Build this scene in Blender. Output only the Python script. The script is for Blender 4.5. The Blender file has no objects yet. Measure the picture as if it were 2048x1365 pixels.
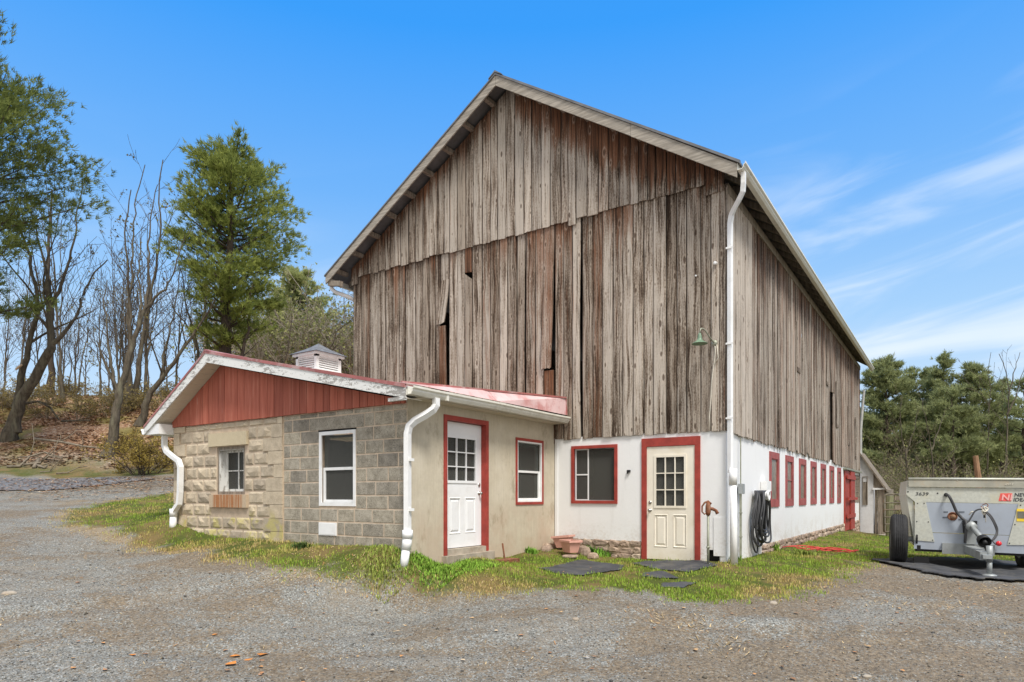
import bpy, math, random
import numpy as np
from mathutils import Vector, Matrix
rng = np.random.default_rng(7); random.seed(7)
S = bpy.context.scene; COL = S.collection
# ------------------------------------------------------------------ survey of the site (eye point, bearings)
FL, HX, HY = 1310.0, 1024.0, 991.0
TH = math.atan(883/1310.0)
RX, RY = math.cos(TH), math.sin(TH); FX, FY = -math.sin(TH), math.cos(TH)
EX, EY, EZ = 3.1817, -11.1779, 1.175
def at(px, py, d):
    a = (px-HX)/FL
    return (EX+d*(a*RX+FX), EY+d*(a*RY+FY), EZ+d*(HY-py)/FL)
def onY(px, py, y=0.0):
    a = (px-HX)/FL; d = (y-EY)/(a*RY+FY)
    return (EX+d*(a*RX+FX), y, EZ+d*(HY-py)/FL)
def onX(px, py, x=0.0):
    a = (px-HX)/FL; d = (x-EX)/(a*RX+FX)
    return (x, EY+d*(a*RY+FY), EZ+d*(HY-py)/FL)

# ------------------------------------------------------------------ helpers
BASE = {}
def tag(o, label=None, cat=None, group=None, kind=None):
    if label: o['label'] = label
    if cat: o['category'] = cat
    if group: o['group'] = group
    if kind: o['kind'] = kind
    return o
def thing(name, label, cat, loc=(0, 0, 0), group=None):
    o = bpy.data.objects.new(name, None); COL.objects.link(o)
    o.location = loc; o.empty_display_size = 0.2; BASE[o.name] = Vector(loc)
    return tag(o, label, cat, group)
class MB:
    def __init__(s): s.v=[]; s.f=[]; s.m=[]; s.uv=[]; s.c=[]; s.useuv=False; s.usec=False
    def add(s, vs, fs, mi=0, uvs=None, col=None):
        b=len(s.v); s.v.extend(vs)
        for k,f in enumerate(fs):
            s.f.append([b+i for i in f]); s.m.append(mi)
            if uvs is not None: s.useuv=True; s.uv.extend([uvs[i] for i in f])
            else: s.uv.extend([(0,0)]*len(f))
        if col is not None:
            s.usec=True
            s.c.extend([col]*len(vs) if not isinstance(col, list) else col)
        else: s.c.extend([(.5,.5,.5,1)]*len(vs))
    def box(s, x0,x1,y0,y1,z0,z1, mi=0, col=None):
        vs=[(x,y,z) for z in (z0,z1) for y in (y0,y1) for x in (x0,x1)]
        s.add(vs, [(0,2,3,1),(4,5,7,6),(0,1,5,4),(2,6,7,3),(0,4,6,2),(1,3,7,5)], mi, None, col)
    def obox(s, c, ex, ey, ez, mi=0, col=None):   # oriented box: centre and three half-axis vectors
        c=Vector(c); ex=Vector(ex); ey=Vector(ey); ez=Vector(ez)
        vs=[tuple(c+ex*i+ey*j+ez*k) for k in (-1,1) for j in (-1,1) for i in (-1,1)]
        s.add(vs, [(0,2,3,1),(4,5,7,6),(0,1,5,4),(2,6,7,3),(0,4,6,2),(1,3,7,5)], mi, None, col)
    def beam(s, a, b, w, h, up=(0,0,1), mi=0):
        a=Vector(a); b=Vector(b); d=(b-a); L=d.length; d.normalize(); up=Vector(up)
        sd=d.cross(up); sd.normalize(); u2=sd.cross(d)
        s.obox((a+b)/2, d*(L/2), sd*(w/2), u2*(h/2), mi)
    def prism(s, poly, off, mi=0):               # polygon extruded by a vector
        n=len(poly); off=Vector(off)
        vs=[tuple(p) for p in poly]+[tuple(Vector(p)+off) for p in poly]
        fs=[tuple(range(n))[::-1], tuple(range(n,2*n))]+[(i,(i+1)%n,n+(i+1)%n,n+i) for i in range(n)]
        s.add(vs, fs, mi)
    def tube(s, pts, rad, n=8, mi=0, cap=True, flat=1.0, ph=0.0):
        P=[Vector(p) for p in pts]; m=len(P)
        if not isinstance(rad,(list,tuple)): rad=[rad]*m
        vs=[]; fs=[]; prev=None
        for i in range(m):
            d=(P[min(i+1,m-1)]-P[max(i-1,0)])
            if d.length<1e-9: d=Vector((0,0,1))
            d.normalize()
            if prev is None:
                r=Vector((0,0,1)) if abs(d.z)<.9 else Vector((1,0,0))
                sd=d.cross(r).normalized()
            else:
                sd=(prev-d*prev.dot(d))
                sd = sd.normalized() if sd.length>1e-6 else d.orthogonal().normalized()
            prev=sd; up=d.cross(sd)
            for k in range(n):
                t=2*math.pi*k/n+ph
                vs.append(tuple(P[i]+sd*(math.cos(t)*rad[i])+up*(math.sin(t)*rad[i]*flat)))
        for i in range(m-1):
            for k in range(n):
                fs.append((i*n+k,i*n+(k+1)%n,(i+1)*n+(k+1)%n,(i+1)*n+k))
        if cap: fs.append(tuple(range(n))[::-1]); fs.append(tuple((m-1)*n+k for k in range(n)))
        s.add(vs,fs,mi)
    def lathe(s, c, axis, prof, n=16, mi=0):     # prof: (radius, distance along the axis)
        c=Vector(c); ax=Vector(axis).normalized(); sd=ax.orthogonal().normalized(); up=ax.cross(sd)
        vs=[]; fs=[]
        for r,h in prof:
            for k in range(n):
                t=2*math.pi*k/n; vs.append(tuple(c+ax*h+sd*(math.cos(t)*r)+up*(math.sin(t)*r)))
        for i in range(len(prof)-1):
            for k in range(n): fs.append((i*n+k,i*n+(k+1)%n,(i+1)*n+(k+1)%n,(i+1)*n+k))
        s.add(vs,fs,mi)
    def build(s, name, mats, parent=None, smooth=False):
        me=bpy.data.meshes.new(name)
        b=BASE[parent.name] if parent else None
        vs=s.v if b is None else [(v[0]-b.x,v[1]-b.y,v[2]-b.z) for v in s.v]
        me.from_pydata(vs,[],s.f); me.update()
        if not isinstance(mats,(list,tuple)): mats=[mats]
        for m in mats: me.materials.append(m)
        if len(mats)>1: me.polygons.foreach_set('material_index', s.m)
        if s.useuv:
            l=me.uv_layers.new(name='UVMap'); l.data.foreach_set('uv', np.array(s.uv,dtype=np.float32).ravel())
        if s.usec:
            a=me.color_attributes.new('tint','FLOAT_COLOR','POINT'); a.data.foreach_set('color', np.array(s.c,dtype=np.float32).ravel())
        if smooth: me.polygons.foreach_set('use_smooth',[True]*len(me.polygons))
        o=bpy.data.objects.new(name,me); COL.objects.link(o)
        if parent: o.parent=parent; BASE[o.name]=b
        else: BASE[o.name]=Vector((0,0,0))
        return o
def np_mesh(name, V, F, mat, parent=None, col=None, smooth=False):
    V=np.asarray(V,dtype=np.float32); F=np.asarray(F,dtype=np.int32); k=F.shape[1]
    if parent is not None:
        b=BASE[parent.name]; V=V-np.array([b.x,b.y,b.z],dtype=np.float32)
    me=bpy.data.meshes.new(name); me.vertices.add(len(V)); me.vertices.foreach_set('co',V.ravel())
    me.loops.add(F.size); me.loops.foreach_set('vertex_index',F.ravel())
    me.polygons.add(len(F)); me.polygons.foreach_set('loop_start',np.arange(0,F.size,k,dtype=np.int32))
    me.polygons.foreach_set('loop_total',np.full(len(F),k,dtype=np.int32))
    if smooth: me.polygons.foreach_set('use_smooth',np.ones(len(F),dtype=bool))
    me.update(calc_edges=True); me.validate()
    for m in (mat if isinstance(mat,(list,tuple)) else [mat]): me.materials.append(m)
    if col is not None:
        a=me.color_attributes.new('tint','FLOAT_COLOR','POINT'); a.data.foreach_set('color',np.asarray(col,dtype=np.float32).ravel())
    o=bpy.data.objects.new(name,me); COL.objects.link(o)
    if parent is not None: o.parent=parent; BASE[o.name]=BASE[parent.name]
    else: BASE[o.name]=Vector((0,0,0))
    return o
def vnoise(x,y,seed=0):
    xi=np.floor(x).astype(np.int64); yi=np.floor(y).astype(np.int64); fx=x-xi; fy=y-yi
    fx=fx*fx*(3-2*fx); fy=fy*fy*(3-2*fy)
    def h(a,b):
        n=(a*374761393+b*668265263+seed*982451653)&0x7fffffff
        n=((n^(n>>13))*1274126177)&0x7fffffff
        return ((n^(n>>16))&0xffff)/65535.0
    return (h(xi,yi)*(1-fx)+h(xi+1,yi)*fx)*(1-fy)+(h(xi,yi+1)*(1-fx)+h(xi+1,yi+1)*fx)*fy
def fbm(x,y,seed=0,oct=4):
    s=0;a=.5;t=0
    for o in range(oct): s=s+a*vnoise(x*2**o,y*2**o,seed+o*17); t+=a; a*=.5
    return s/t

# ------------------------------------------------------------------ material helpers
def new_mat(name):
    m=bpy.data.materials.new(name); m.use_nodes=True; nt=m.node_tree; nt.nodes.clear()
    out=nt.nodes.new('ShaderNodeOutputMaterial'); b=nt.nodes.new('ShaderNodeBsdfPrincipled')
    nt.links.new(b.outputs[0],out.inputs[0]); return m,nt,b
class N:
    def __init__(s,nt): s.nt=nt
    def n(s,t,**k):
        o=s.nt.nodes.new(t)
        for a,b in k.items(): setattr(o,a,b)
        return o
    def L(s,a,b): s.nt.links.new(a,b)
    def _set(s,sock,v):
        if hasattr(v,'links') or hasattr(v,'is_linked'): s.L(v,sock)
        else: sock.default_value=v
    def math(s,op,a,b=0.0,c=None,clamp=False):
        o=s.n('ShaderNodeMath',operation=op,use_clamp=clamp); s._set(o.inputs[0],a); s._set(o.inputs[1],b)
        if c is not None: s._set(o.inputs[2],c)
        return o.outputs[0]
    def mix(s,f,a,b,blend='MIX'):
        o=s.n('ShaderNodeMix',data_type='RGBA',blend_type=blend); s._set(o.inputs[0],f)
        s._set(o.inputs[6],a if not isinstance(a,tuple) or len(a)==4 else a+(1,)); s._set(o.inputs[7],b if not isinstance(b,tuple) or len(b)==4 else b+(1,))
        return o.outputs[2]
    def noise(s,vec,scale=5,detail=4,rough=.6,dim='3D',dist=0.0):
        o=s.n('ShaderNodeTexNoise',noise_dimensions=dim); o.inputs['Scale'].default_value=scale; o.inputs['Detail'].default_value=detail
        o.inputs['Roughness'].default_value=rough; o.inputs['Distortion'].default_value=dist
        if vec is not None: s.L(vec,o.inputs['Vector'])
        return o.outputs[0]
    def vor(s,vec,scale=5,rand=1.0,feature='F1',dim='3D'):
        o=s.n('ShaderNodeTexVoronoi',feature=feature,voronoi_dimensions=dim); o.inputs['Scale'].default_value=scale; o.inputs['Randomness'].default_value=rand
        if vec is not None: s.L(vec,o.inputs['Vector'])
        return o
    def ramp(s,f,stops,interp='LINEAR'):
        o=s.n('ShaderNodeValToRGB'); o.color_ramp.interpolation=interp
        e=o.color_ramp.elements
        while len(e)<len(stops): e.new(.5)
        for el,(p,c) in zip(e,stops): el.position=p; el.color=c if len(c)==4 else c+(1,)
        s.L(f,o.inputs[0]); return o.outputs[0]
    def ss(s,v,a,b):   # smooth step
        o=s.n('ShaderNodeMapRange',interpolation_type='SMOOTHSTEP'); s._set(o.inputs[0],v); s._set(o.inputs[1],a); s._set(o.inputs[2],b); return o.outputs[0]
    def obj(s): return s.n('ShaderNodeTexCoord').outputs['Object']
    def scale(s,vec,sc,loc=(0,0,0)):
        o=s.n('ShaderNodeMapping'); s.L(vec,o.inputs[0]); o.inputs['Scale'].default_value=sc; o.inputs['Location'].default_value=loc; return o.outputs[0]
    def attr(s,name='tint'):
        o=s.n('ShaderNodeAttribute'); o.attribute_name=name
        sp=s.n('ShaderNodeSeparateColor'); s.L(o.outputs['Color'],sp.inputs[0]); return sp.outputs,o.outputs['Color']
    def bump(s,b,h,strength=.4,dist=.01):
        o=s.n('ShaderNodeBump'); o.inputs['Strength'].default_value=strength; o.inputs['Distance'].default_value=dist
        s.L(h,o.inputs['Height']); s.L(o.outputs[0],b.inputs['Normal'])
def simple(name,col,rough=.7,var=.15,scale=6,metal=0,spec=.3,bump=0.0,bscale=60,bdist=.004,stretch=(1,1,1),dirt=None,dirtamt=.5,dscale=3):
    m,nt,b=new_mat(name); g=N(nt); v=g.scale(g.obj(),stretch)
    n=g.noise(v,scale,5,.65)
    c=g.mix(g.ss(n,.3,.7),tuple(x*(1-var) for x in col),tuple(min(1,x*(1+var)) for x in col))
    if dirt:
        d=g.noise(g.scale(g.obj(),stretch,(3.1,7.2,1.3)),dscale,8,.7)
        c=g.mix(g.math('MULTIPLY',g.ss(d,.48,.68),dirtamt),c,dirt)
    g.L(c,b.inputs['Base Color']); b.inputs['Roughness'].default_value=rough; b.inputs['Metallic'].default_value=metal
    b.inputs['Specular IOR Level'].default_value=spec
    if bump: g.bump(b,g.noise(v,bscale,6,.6),bump,bdist)
    return m

# ---- weathered planks : UV.x across the board (m, random offset), UV.y up ; tint = (rand, greyness, redness, dist-from-top)
def wood_mat(name,lo=(.040,.026,.018),mid=(.190,.143,.104),hi=(.47,.415,.35),red=(.185,.080,.040),redamt=1.0):
    m,nt,b=new_mat(name); g=N(nt)
    uv=g.n('ShaderNodeUVMap'); uv.uv_map='UVMap'; uv=uv.outputs[0]
    (r,gr,bl),_=g.attr('tint'); aa=[n_ for n_ in nt.nodes if n_.type=='ATTRIBUTE'][-1].outputs['Alpha']
    # warp
    w=g.noise(g.scale(uv,(4,.9,1)),1,2,.5,'2D')
    add=g.n('ShaderNodeVectorMath',operation='ADD'); g.L(uv,add.inputs[0])
    cb=g.n('ShaderNodeCombineXYZ'); g.L(g.math('MULTIPLY',g.math('SUBTRACT',w,.5),.10),cb.inputs[0]); g.L(cb.outputs[0],add.inputs[1])
    wv=add.outputs[0]
    grain=g.noise(g.scale(wv,(48,.55,1)),1,6,.66,'2D')
    broad=g.noise(g.scale(wv,(11,.34,1),(4,9,0)),1,5,.66,'2D')
    fine=g.noise(g.scale(uv,(150,2.6,1),(1,3,0)),1,4,.66,'2D')
    t=g.math('ADD',g.math('ADD',g.math('MULTIPLY',grain,.70),g.math('MULTIPLY',broad,.62)),g.math('MULTIPLY',fine,.38))
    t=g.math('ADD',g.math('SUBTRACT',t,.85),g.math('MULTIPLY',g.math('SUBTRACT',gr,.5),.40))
    sp_=g.noise(g.scale(uv,(75,24,1),(5,1,0)),1,3,.7,'2D'); lowf=g.noise(g.scale(g.obj(),(2.6,2.6,.9)),1,4,.65); t=g.math('ADD',t,g.math('ADD',g.math('MULTIPLY',g.math('SUBTRACT',sp_,.5),.38),g.math('MULTIPLY',g.math('SUBTRACT',lowf,.47),.42)))
    t=g.math('ADD',g.math('MULTIPLY',t,3.0),.50,clamp=True)
    c=g.ramp(t,[(0.05,lo),(.42,mid),(.62,tuple((a+b2)/2 for a,b2 in zip(mid,hi))),(.95,hi)])
    # unweathered red-brown streaks
    rn=g.math('ADD',g.math('MULTIPLY',g.noise(g.scale(wv,(16,.40,1),(7,2,0)),1,5,.7,'2D'),.62),g.math('MULTIPLY',g.noise(g.scale(g.obj(),(.55,.4,.45)),1,3,.6),.25))
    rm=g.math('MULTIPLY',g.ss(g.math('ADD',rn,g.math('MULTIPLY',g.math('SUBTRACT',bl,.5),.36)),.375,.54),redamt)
    rc=g.mix(grain,tuple(x*.6 for x in red),tuple(x*1.55 for x in red))
    c=g.mix(g.math('MULTIPLY',rm,g.math('MULTIPLY',g.ss(grain,.30,.62),.85)),c,rc)
    # knots
    kv=g.vor(g.scale(uv,(5.5,2.1,1)),1,1.0,'F1','2D')
    sep=g.n('ShaderNodeSeparateColor'); g.L(kv.outputs['Color'],sep.inputs[0])
    keep=g.math('GREATER_THAN',sep.outputs[0],.30)
    ks=g.math('MULTIPLY',g.math('POWER',sep.outputs[1],2.5),.10)
    kd=g.math('SUBTRACT',kv.outputs['Distance'],ks)
    kcore=g.math('MULTIPLY',g.math('SUBTRACT',1.0,g.ss(kd,.0,.055)),keep)
    khalo=g.math('MULTIPLY',g.math('SUBTRACT',1.0,g.ss(kd,.03,.20)),keep)
    kring=g.math('MULTIPLY',g.math('MULTIPLY',khalo,g.ss(kd,.04,.09)),g.ss(grain,.35,.6)); c=g.mix(g.math('MULTIPLY',kring,.50),c,(.62,.53,.43))
    c=g.mix(g.math('MULTIPLY',kcore,.8),c,(.085,.055,.038))
    # checks (thin cracks)
    cr=g.noise(g.scale(wv,(34,.35,1),(11,5,0)),1,2,.5,'2D')
    crk=g.math('SUBTRACT',1.0,g.ss(g.math('ABSOLUTE',g.math('SUBTRACT',cr,.5)),.0,.016))
    crm=g.math('MULTIPLY',crk,g.ss(g.noise(g.scale(uv,(6,.8,1),(2,8,0)),1,2,.5,'2D'),.48,.6))
    c=g.mix(g.math('MULTIPLY',crm,.85),c,(.04,.028,.02))
    # dirt caught along the board edges
    ed=g.math('MULTIPLY',g.math('SUBTRACT',1.0,g.ss(g.math('SUBTRACT',.5,g.math('ABSOLUTE',g.math('SUBTRACT',aa,.5))),.0,.075)),g.ss(broad,.25,.6)); c=g.mix(g.math('MULTIPLY',ed,.75),c,(.05,.036,.027))
    # whole-board tone
    c=g.mix(1.0,c,g.ramp(r,[(0,(.72,.68,.64)),(.5,(.98,.98,.98)),(1,(1.22,1.21,1.20))]),'MULTIPLY')
    g.L(c,b.inputs['Base Color']); b.inputs['Roughness'].default_value=.88; b.inputs['Specular IOR Level'].default_value=.15
    h=g.math('SUBTRACT',g.math('ADD',g.math('MULTIPLY',grain,.8),g.math('MULTIPLY',fine,.35)),g.math('ADD',g.math('MULTIPLY',crm,1.0),g.math('MULTIPLY',kcore,.3)))
    g.bump(b,h,.75,.010)
    return m
M={}
M['wood']=wood_mat('weathered_wood')
M['wood_side']=wood_mat('weathered_wood_side',lo=(.060,.043,.032),mid=(.235,.188,.146),hi=(.455,.40,.34),redamt=.7)
M['rake']=simple('grey_trim_wood',(.35,.315,.265),.85,.3,4,spec=.15,bump=.3,bscale=8,stretch=(.7,2,9),dirt=(.23,.19,.145),dirtamt=.6,dscale=3)
M['whiteplain']=simple('white_paint',(.82,.82,.81),.55,.02,3,spec=.3,bump=.12,bscale=9,bdist=.006,dirt=(.62,.60,.56),dirtamt=.30,dscale=1.6)
M['vinyl']=simple('white_vinyl',(.83,.83,.82),.5,.03,5,spec=.4,dirt=(.58,.56,.50),dirtamt=.35,dscale=4)
M['gutter']=simple('cream_white_gutter',(.74,.72,.64),.4,.05,3,spec=.4,dirt=(.52,.48,.38),dirtamt=.4,dscale=5)
M['red']=simple('red_trim_paint',(.34,.052,.038),.55,.2,5,spec=.3,bump=.25,bscale=40,dirt=(.26,.05,.04),dirtamt=.5,dscale=9)
M['redside']=simple('faded_red_trim_paint',(.34,.085,.08),.6,.2,5,spec=.25,bump=.25,bscale=40,dirt=(.30,.16,.14),dirtamt=.5,dscale=9)
M['cream']=simple('cream_door_paint',(.82,.76,.64),.4,.03,3,spec=.4,dirt=(.60,.50,.32),dirtamt=.35,dscale=2.4)
M['doorwhite']=simple('white_door_paint',(.82,.82,.82),.35,.02,3,spec=.4,dirt=(.66,.64,.60),dirtamt=.3,dscale=3)
M['metal']=simple('bright_metal',(.55,.53,.50),.3,.1,8,metal=1)
M['rust']=simple('rusty_iron',(.21,.085,.045),.8,.4,18,spec=.2,bump=.5,bscale=90,dirt=(.30,.20,.14),dirtamt=.6,dscale=12)
M['galv']=simple('galvanised_pipe',(.33,.34,.27),.55,.2,10,metal=.4,dirt=(.2,.19,.14),dirtamt=.5)
M['roofmetal']=simple('dull_roof_sheet',(.20,.20,.20),.5,.2,2,metal=.5,dirt=(.12,.10,.08),dirtamt=.5)
M['redroof']=simple('red_roof_sheet',(.36,.125,.115),.5,.2,2,spec=.3,dirt=(.50,.38,.36),dirtamt=.8,dscale=2)
M['pinkroof']=simple('sun_faded_red_sheet',(.70,.50,.50),.35,.12,1.6,spec=.5,dirt=(.52,.20,.19),dirtamt=.8,dscale=2.2)
M['soffit']=simple('tan_soffit',(.60,.54,.43),.5,.05,3)
M['shingle']=simple('dark_shingle',(.15,.16,.18),.85,.35,14,bump=.4,bscale=30)
M['rubber']=simple('black_rubber',(.028,.028,.03),.75,.3,6,spec=.3,bump=.3,bscale=30)
M['mat']=simple('worn_rubber_matting',(.060,.062,.068),.8,.25,3,spec=.25,bump=.35,bscale=26,dirt=(.13,.12,.10),dirtamt=.6,dscale=5)
M['hose']=simple('black_hose',(.045,.045,.048),.5,.15,6,spec=.4)
M['terra']=simple('salmon_plastic',(.66,.36,.29),.6,.08,5,spec=.3,dirt=(.5,.3,.22),dirtamt=.4)
M['green']=simple('green_enamel',(.17,.26,.17),.4,.15,6,spec=.4,dirt=(.3,.33,.25),dirtamt=.4,dscale=9)
M['cord']=simple('red_cord',(.62,.075,.06),.5,.1,6)
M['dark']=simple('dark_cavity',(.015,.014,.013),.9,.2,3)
M['oldwood']=simple('grey_old_boards',(.26,.22,.175),.9,.35,3,spec=.1,bump=.4,bscale=25,stretch=(6,6,.6),dirt=(.13,.10,.08),dirtamt=.5)
M['post']=simple('brown_post',(.30,.18,.11),.9,.3,4,spec=.1,bump=.4,bscale=25,stretch=(6,6,.6))
M['greenpost']=simple('mossy_post',(.22,.22,.13),.9,.3,4,spec=.1,bump=.4,bscale=25,stretch=(6,6,.6))
M['tubegate']=simple('rusty_green_tube',(.14,.12,.085),.7,.35,9,spec=.3,dirt=(.22,.11,.06),dirtamt=.7)
M['spgalv']=simple('spreader_galvanised',(.52,.53,.47),.5,.10,22,metal=.15,spec=.4,dirt=(.56,.52,.36),dirtamt=.5,dscale=3)
M['spgrey']=simple('spreader_grey_blue',(.36,.40,.46),.45,.04,2,spec=.4,dirt=(.28,.29,.30),dirtamt=.3)
M['sptop']=simple('spreader_top_rail',(.30,.29,.24),.5,.15,3,metal=.3,dirt=(.36,.25,.14),dirtamt=.4,dscale=5)
M['spsteel']=simple('spreader_steel',(.33,.35,.35),.5,.12,5,metal=.3,dirt=(.2,.19,.17),dirtamt=.4)
M['black']=simple('black_paint',(.015,.015,.016),.5,.1,6)
M['ink']=simple('dark_lettering',(.03,.035,.045),.6,.05,6)
M['decalred']=simple('red_decal',(.78,.12,.10),.5,.1,9)
M['decalpink']=simple('faded_decal',(.85,.42,.40),.5,.1,9)
M['yellow']=simple('yellow_decal',(.85,.60,.05),.5,.06,9)
M['redlens']=simple('red_lens',(.75,.03,.04),.2,.1,9,spec=.6)
M['twine']=simple('pale_twine',(.66,.62,.52),.9,.1,9)
M['concrete']=simple('old_concrete',(.40,.35,.28),.9,.2,5,spec=.1,bump=.4,bscale=40,dirt=(.28,.21,.15),dirtamt=.6)
M['tin']=simple('galvanised_bucket',(.42,.44,.44),.5,.1,7)
M['bark']=simple('grey_bark',(.105,.088,.066),.95,.4,5,spec=.08,bump=.8,bscale=14,bdist=.03,stretch=(2,2,.5),dirt=(.20,.19,.13),dirtamt=.6,dscale=2)
M['pinebark']=simple('pine_bark',(.085,.066,.052),.95,.35,5,spec=.08,bump=.8,bscale=12,bdist=.03,stretch=(2,2,.5))
M['twig']=simple('twig_bark',(.10,.082,.066),.95,.3,3,spec=.05)
M['deadwood']=simple('dead_wood',(.20,.17,.13),.95,.3,5,spec=.08,bump=.5,bscale=20)
M['cutwood']=simple('cut_wood_face',(.60,.44,.28),.9,.12,7)
def peel_mat():
    m,nt,b=new_mat('peeling_white_fascia'); g=N(nt); o=g.obj()
    n=g.noise(g.scale(o,(1.0,2,3)),6,8,.75); n2=g.noise(o,40,5,.7); k=g.noise(o,1.1,3,.6)
    t=g.math('ADD',g.math('MULTIPLY',n,.7),g.math('ADD',g.math('MULTIPLY',n2,.3),g.math('MULTIPLY',g.math('SUBTRACT',k,.5),.35)))
    mk=g.ss(t,.515,.57)
    bare=g.mix(n2,(.12,.11,.10),(.40,.37,.33))
    g.L(g.mix(g.math('MULTIPLY',mk,.85),(.76,.76,.73),bare),b.inputs['Base Color']); b.inputs['Roughness'].default_value=.75
    g.bump(b,g.math('SUBTRACT',1.0,mk),.5,.004); return m
M['peel']=peel_mat()
def whitewash():
    m,nt,b=new_mat('whitewashed_wall'); g=N(nt); o=g.obj(); n=g.noise(o,2.2,6,.65); f=g.noise(o,22,5,.65); sx=g.n('ShaderNodeSeparateXYZ'); g.L(o,sx.inputs[0])
    c=g.mix(n,(.79,.79,.78),(.84,.84,.83)); v=g.noise(g.scale(o,(5,5,.5)),1,5,.7); c=g.mix(g.math('MULTIPLY',g.ss(v,.56,.75),.30),c,(.64,.63,.60))
    sp=g.math('MULTIPLY',g.ss(sx.outputs[2],.85,.10),g.ss(g.math('ADD',g.math('MULTIPLY',n,.5),g.math('MULTIPLY',f,.5)),.44,.62)); c=g.mix(g.math('MULTIPLY',sp,.55),c,(.50,.43,.34))
    ch=g.math('MULTIPLY',g.ss(f,.66,.70),g.ss(n,.52,.62)); c=g.mix(g.math('MULTIPLY',ch,.5),c,(.45,.43,.40))
    g.L(c,b.inputs['Base Color']); b.inputs['Roughness'].default_value=.6; b.inputs['Specular IOR Level'].default_value=.25; g.bump(b,g.math('ADD',n,g.math('MULTIPLY',f,.35)),.35,.012); return m
M['white']=whitewash()
def board_red():
    m,nt,b=new_mat('faded_red_boards'); g=N(nt); o=g.obj(); (r,_,_2),_3=g.attr('tint')
    n=g.noise(g.scale(o,(14,14,1.0)),1,5,.65); n2=g.noise(g.scale(o,(5,5,1.3)),1.3,5,.7)
    c=g.ramp(n,[(.25,(.29,.080,.052)),(.52,(.41,.125,.082)),(.8,(.52,.21,.15))])
    c=g.mix(g.math('MULTIPLY',g.ss(n2,.62,.72),.55),c,(.52,.33,.28))
    c=g.mix(1.0,c,g.ramp(r,[(0,(.82,.8,.8)),(1,(1.15,1.12,1.1))]),'MULTIPLY')
    g.L(c,b.inputs['Base Color']); b.inputs['Roughness'].default_value=.75; b.inputs['Specular IOR Level'].default_value=.2
    g.bump(b,n,.3,.004); return m
M['redboard']=board_red()
def block_mat(name,c0,c1,pit=True,moss=False):
    m,nt,b=new_mat(name); g=N(nt); o=g.obj(); (r,gr,bl),_=g.attr('tint')
    n=g.noise(o,7,6,.7); f=g.noise(o,85,3,.6)
    c=g.mix(g.ss(g.math('ADD',g.math('MULTIPLY',n,.6),g.math('MULTIPLY',f,.4)),.32,.66),c0,c1)
    c=g.mix(1.0,c,g.ramp(r,[(0,(.72,.72,.74)),(.5,(1,1,1)),(1,(1.16,1.14,1.10))]),'MULTIPLY')
    if pit:
        v=g.vor(o,48); pk=g.math('MULTIPLY',g.math('SUBTRACT',1.0,g.ss(v.outputs['Distance'],.20,.36)),g.ss(g.noise(o,5,3,.6),.34,.52))
        c=g.mix(g.math('MULTIPLY',pk,.7),c,(.07,.065,.055))
        h=g.math('SUBTRACT',f,g.math('MULTIPLY',pk,1.0))
    else: h=g.math('ADD',g.math('MULTIPLY',f,.8),g.math('MULTIPLY',g.noise(o,25,5,.65),1.4))
    st=g.noise(g.scale(o,(6,6,1.2)),1,5,.7); c=g.mix(g.math('MULTIPLY',g.ss(st,.60,.75),.35),c,(.60,.56,.50))
    if moss:
        sx=g.n('ShaderNodeSeparateXYZ'); g.L(o,sx.inputs[0])
        mm=g.math('MULTIPLY',g.ss(sx.outputs[2],.72,.35),g.ss(g.noise(o,3.2,4,.7),.46,.62))
        c=g.mix(g.math('MULTIPLY',mm,.6),c,(.52,.46,.12))
    g.L(c,b.inputs['Base Color']); b.inputs['Roughness'].default_value=.92; b.inputs['Specular IOR Level'].default_value=.15
    g.bump(b,h,.5,.006); return m
M['block']=block_mat('cinder_block',(.225,.200,.155),(.47,.425,.345))
M['rockface']=block_mat('rock_face_block',(.385,.32,.235),(.585,.495,.37),pit=False,moss=True)
M['smoothstone']=block_mat('cast_lintel_stone',(.50,.42,.29),(.58,.50,.35),pit=False)
M['mortar']=simple('tan_mortar',(.54,.43,.32),.95,.15,9,spec=.1,bump=.5,bscale=60,dirt=(.56,.47,.38),dirtamt=.5)
def stone_mat():
    m,nt,b=new_mat('field_stone'); g=N(nt); o=g.obj(); (r,gr,bl),_=g.attr('tint')
    n=g.noise(o,14,6,.7)
    c=g.ramp(r,[(0,(.22,.17,.14)),(.35,(.42,.32,.245)),(.65,(.33,.25,.20)),(1,(.54,.44,.345))])
    c=g.mix(g.ss(n,.3,.75),g.mix(1.0,c,(.6,.58,.58),'MULTIPLY'),g.mix(1.0,c,(1.3,1.3,1.25),'MULTIPLY'))
    g.L(c,b.inputs['Base Color']); b.inputs['Roughness'].default_value=.92; b.inputs['Specular IOR Level'].default_value=.15; g.bump(b,n,.7,.012); return m
M['stone']=stone_mat()
M['dustypane']=simple('dusty_curtained_pane',(.22,.185,.145),.25,.25,7,spec=.5)
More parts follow.
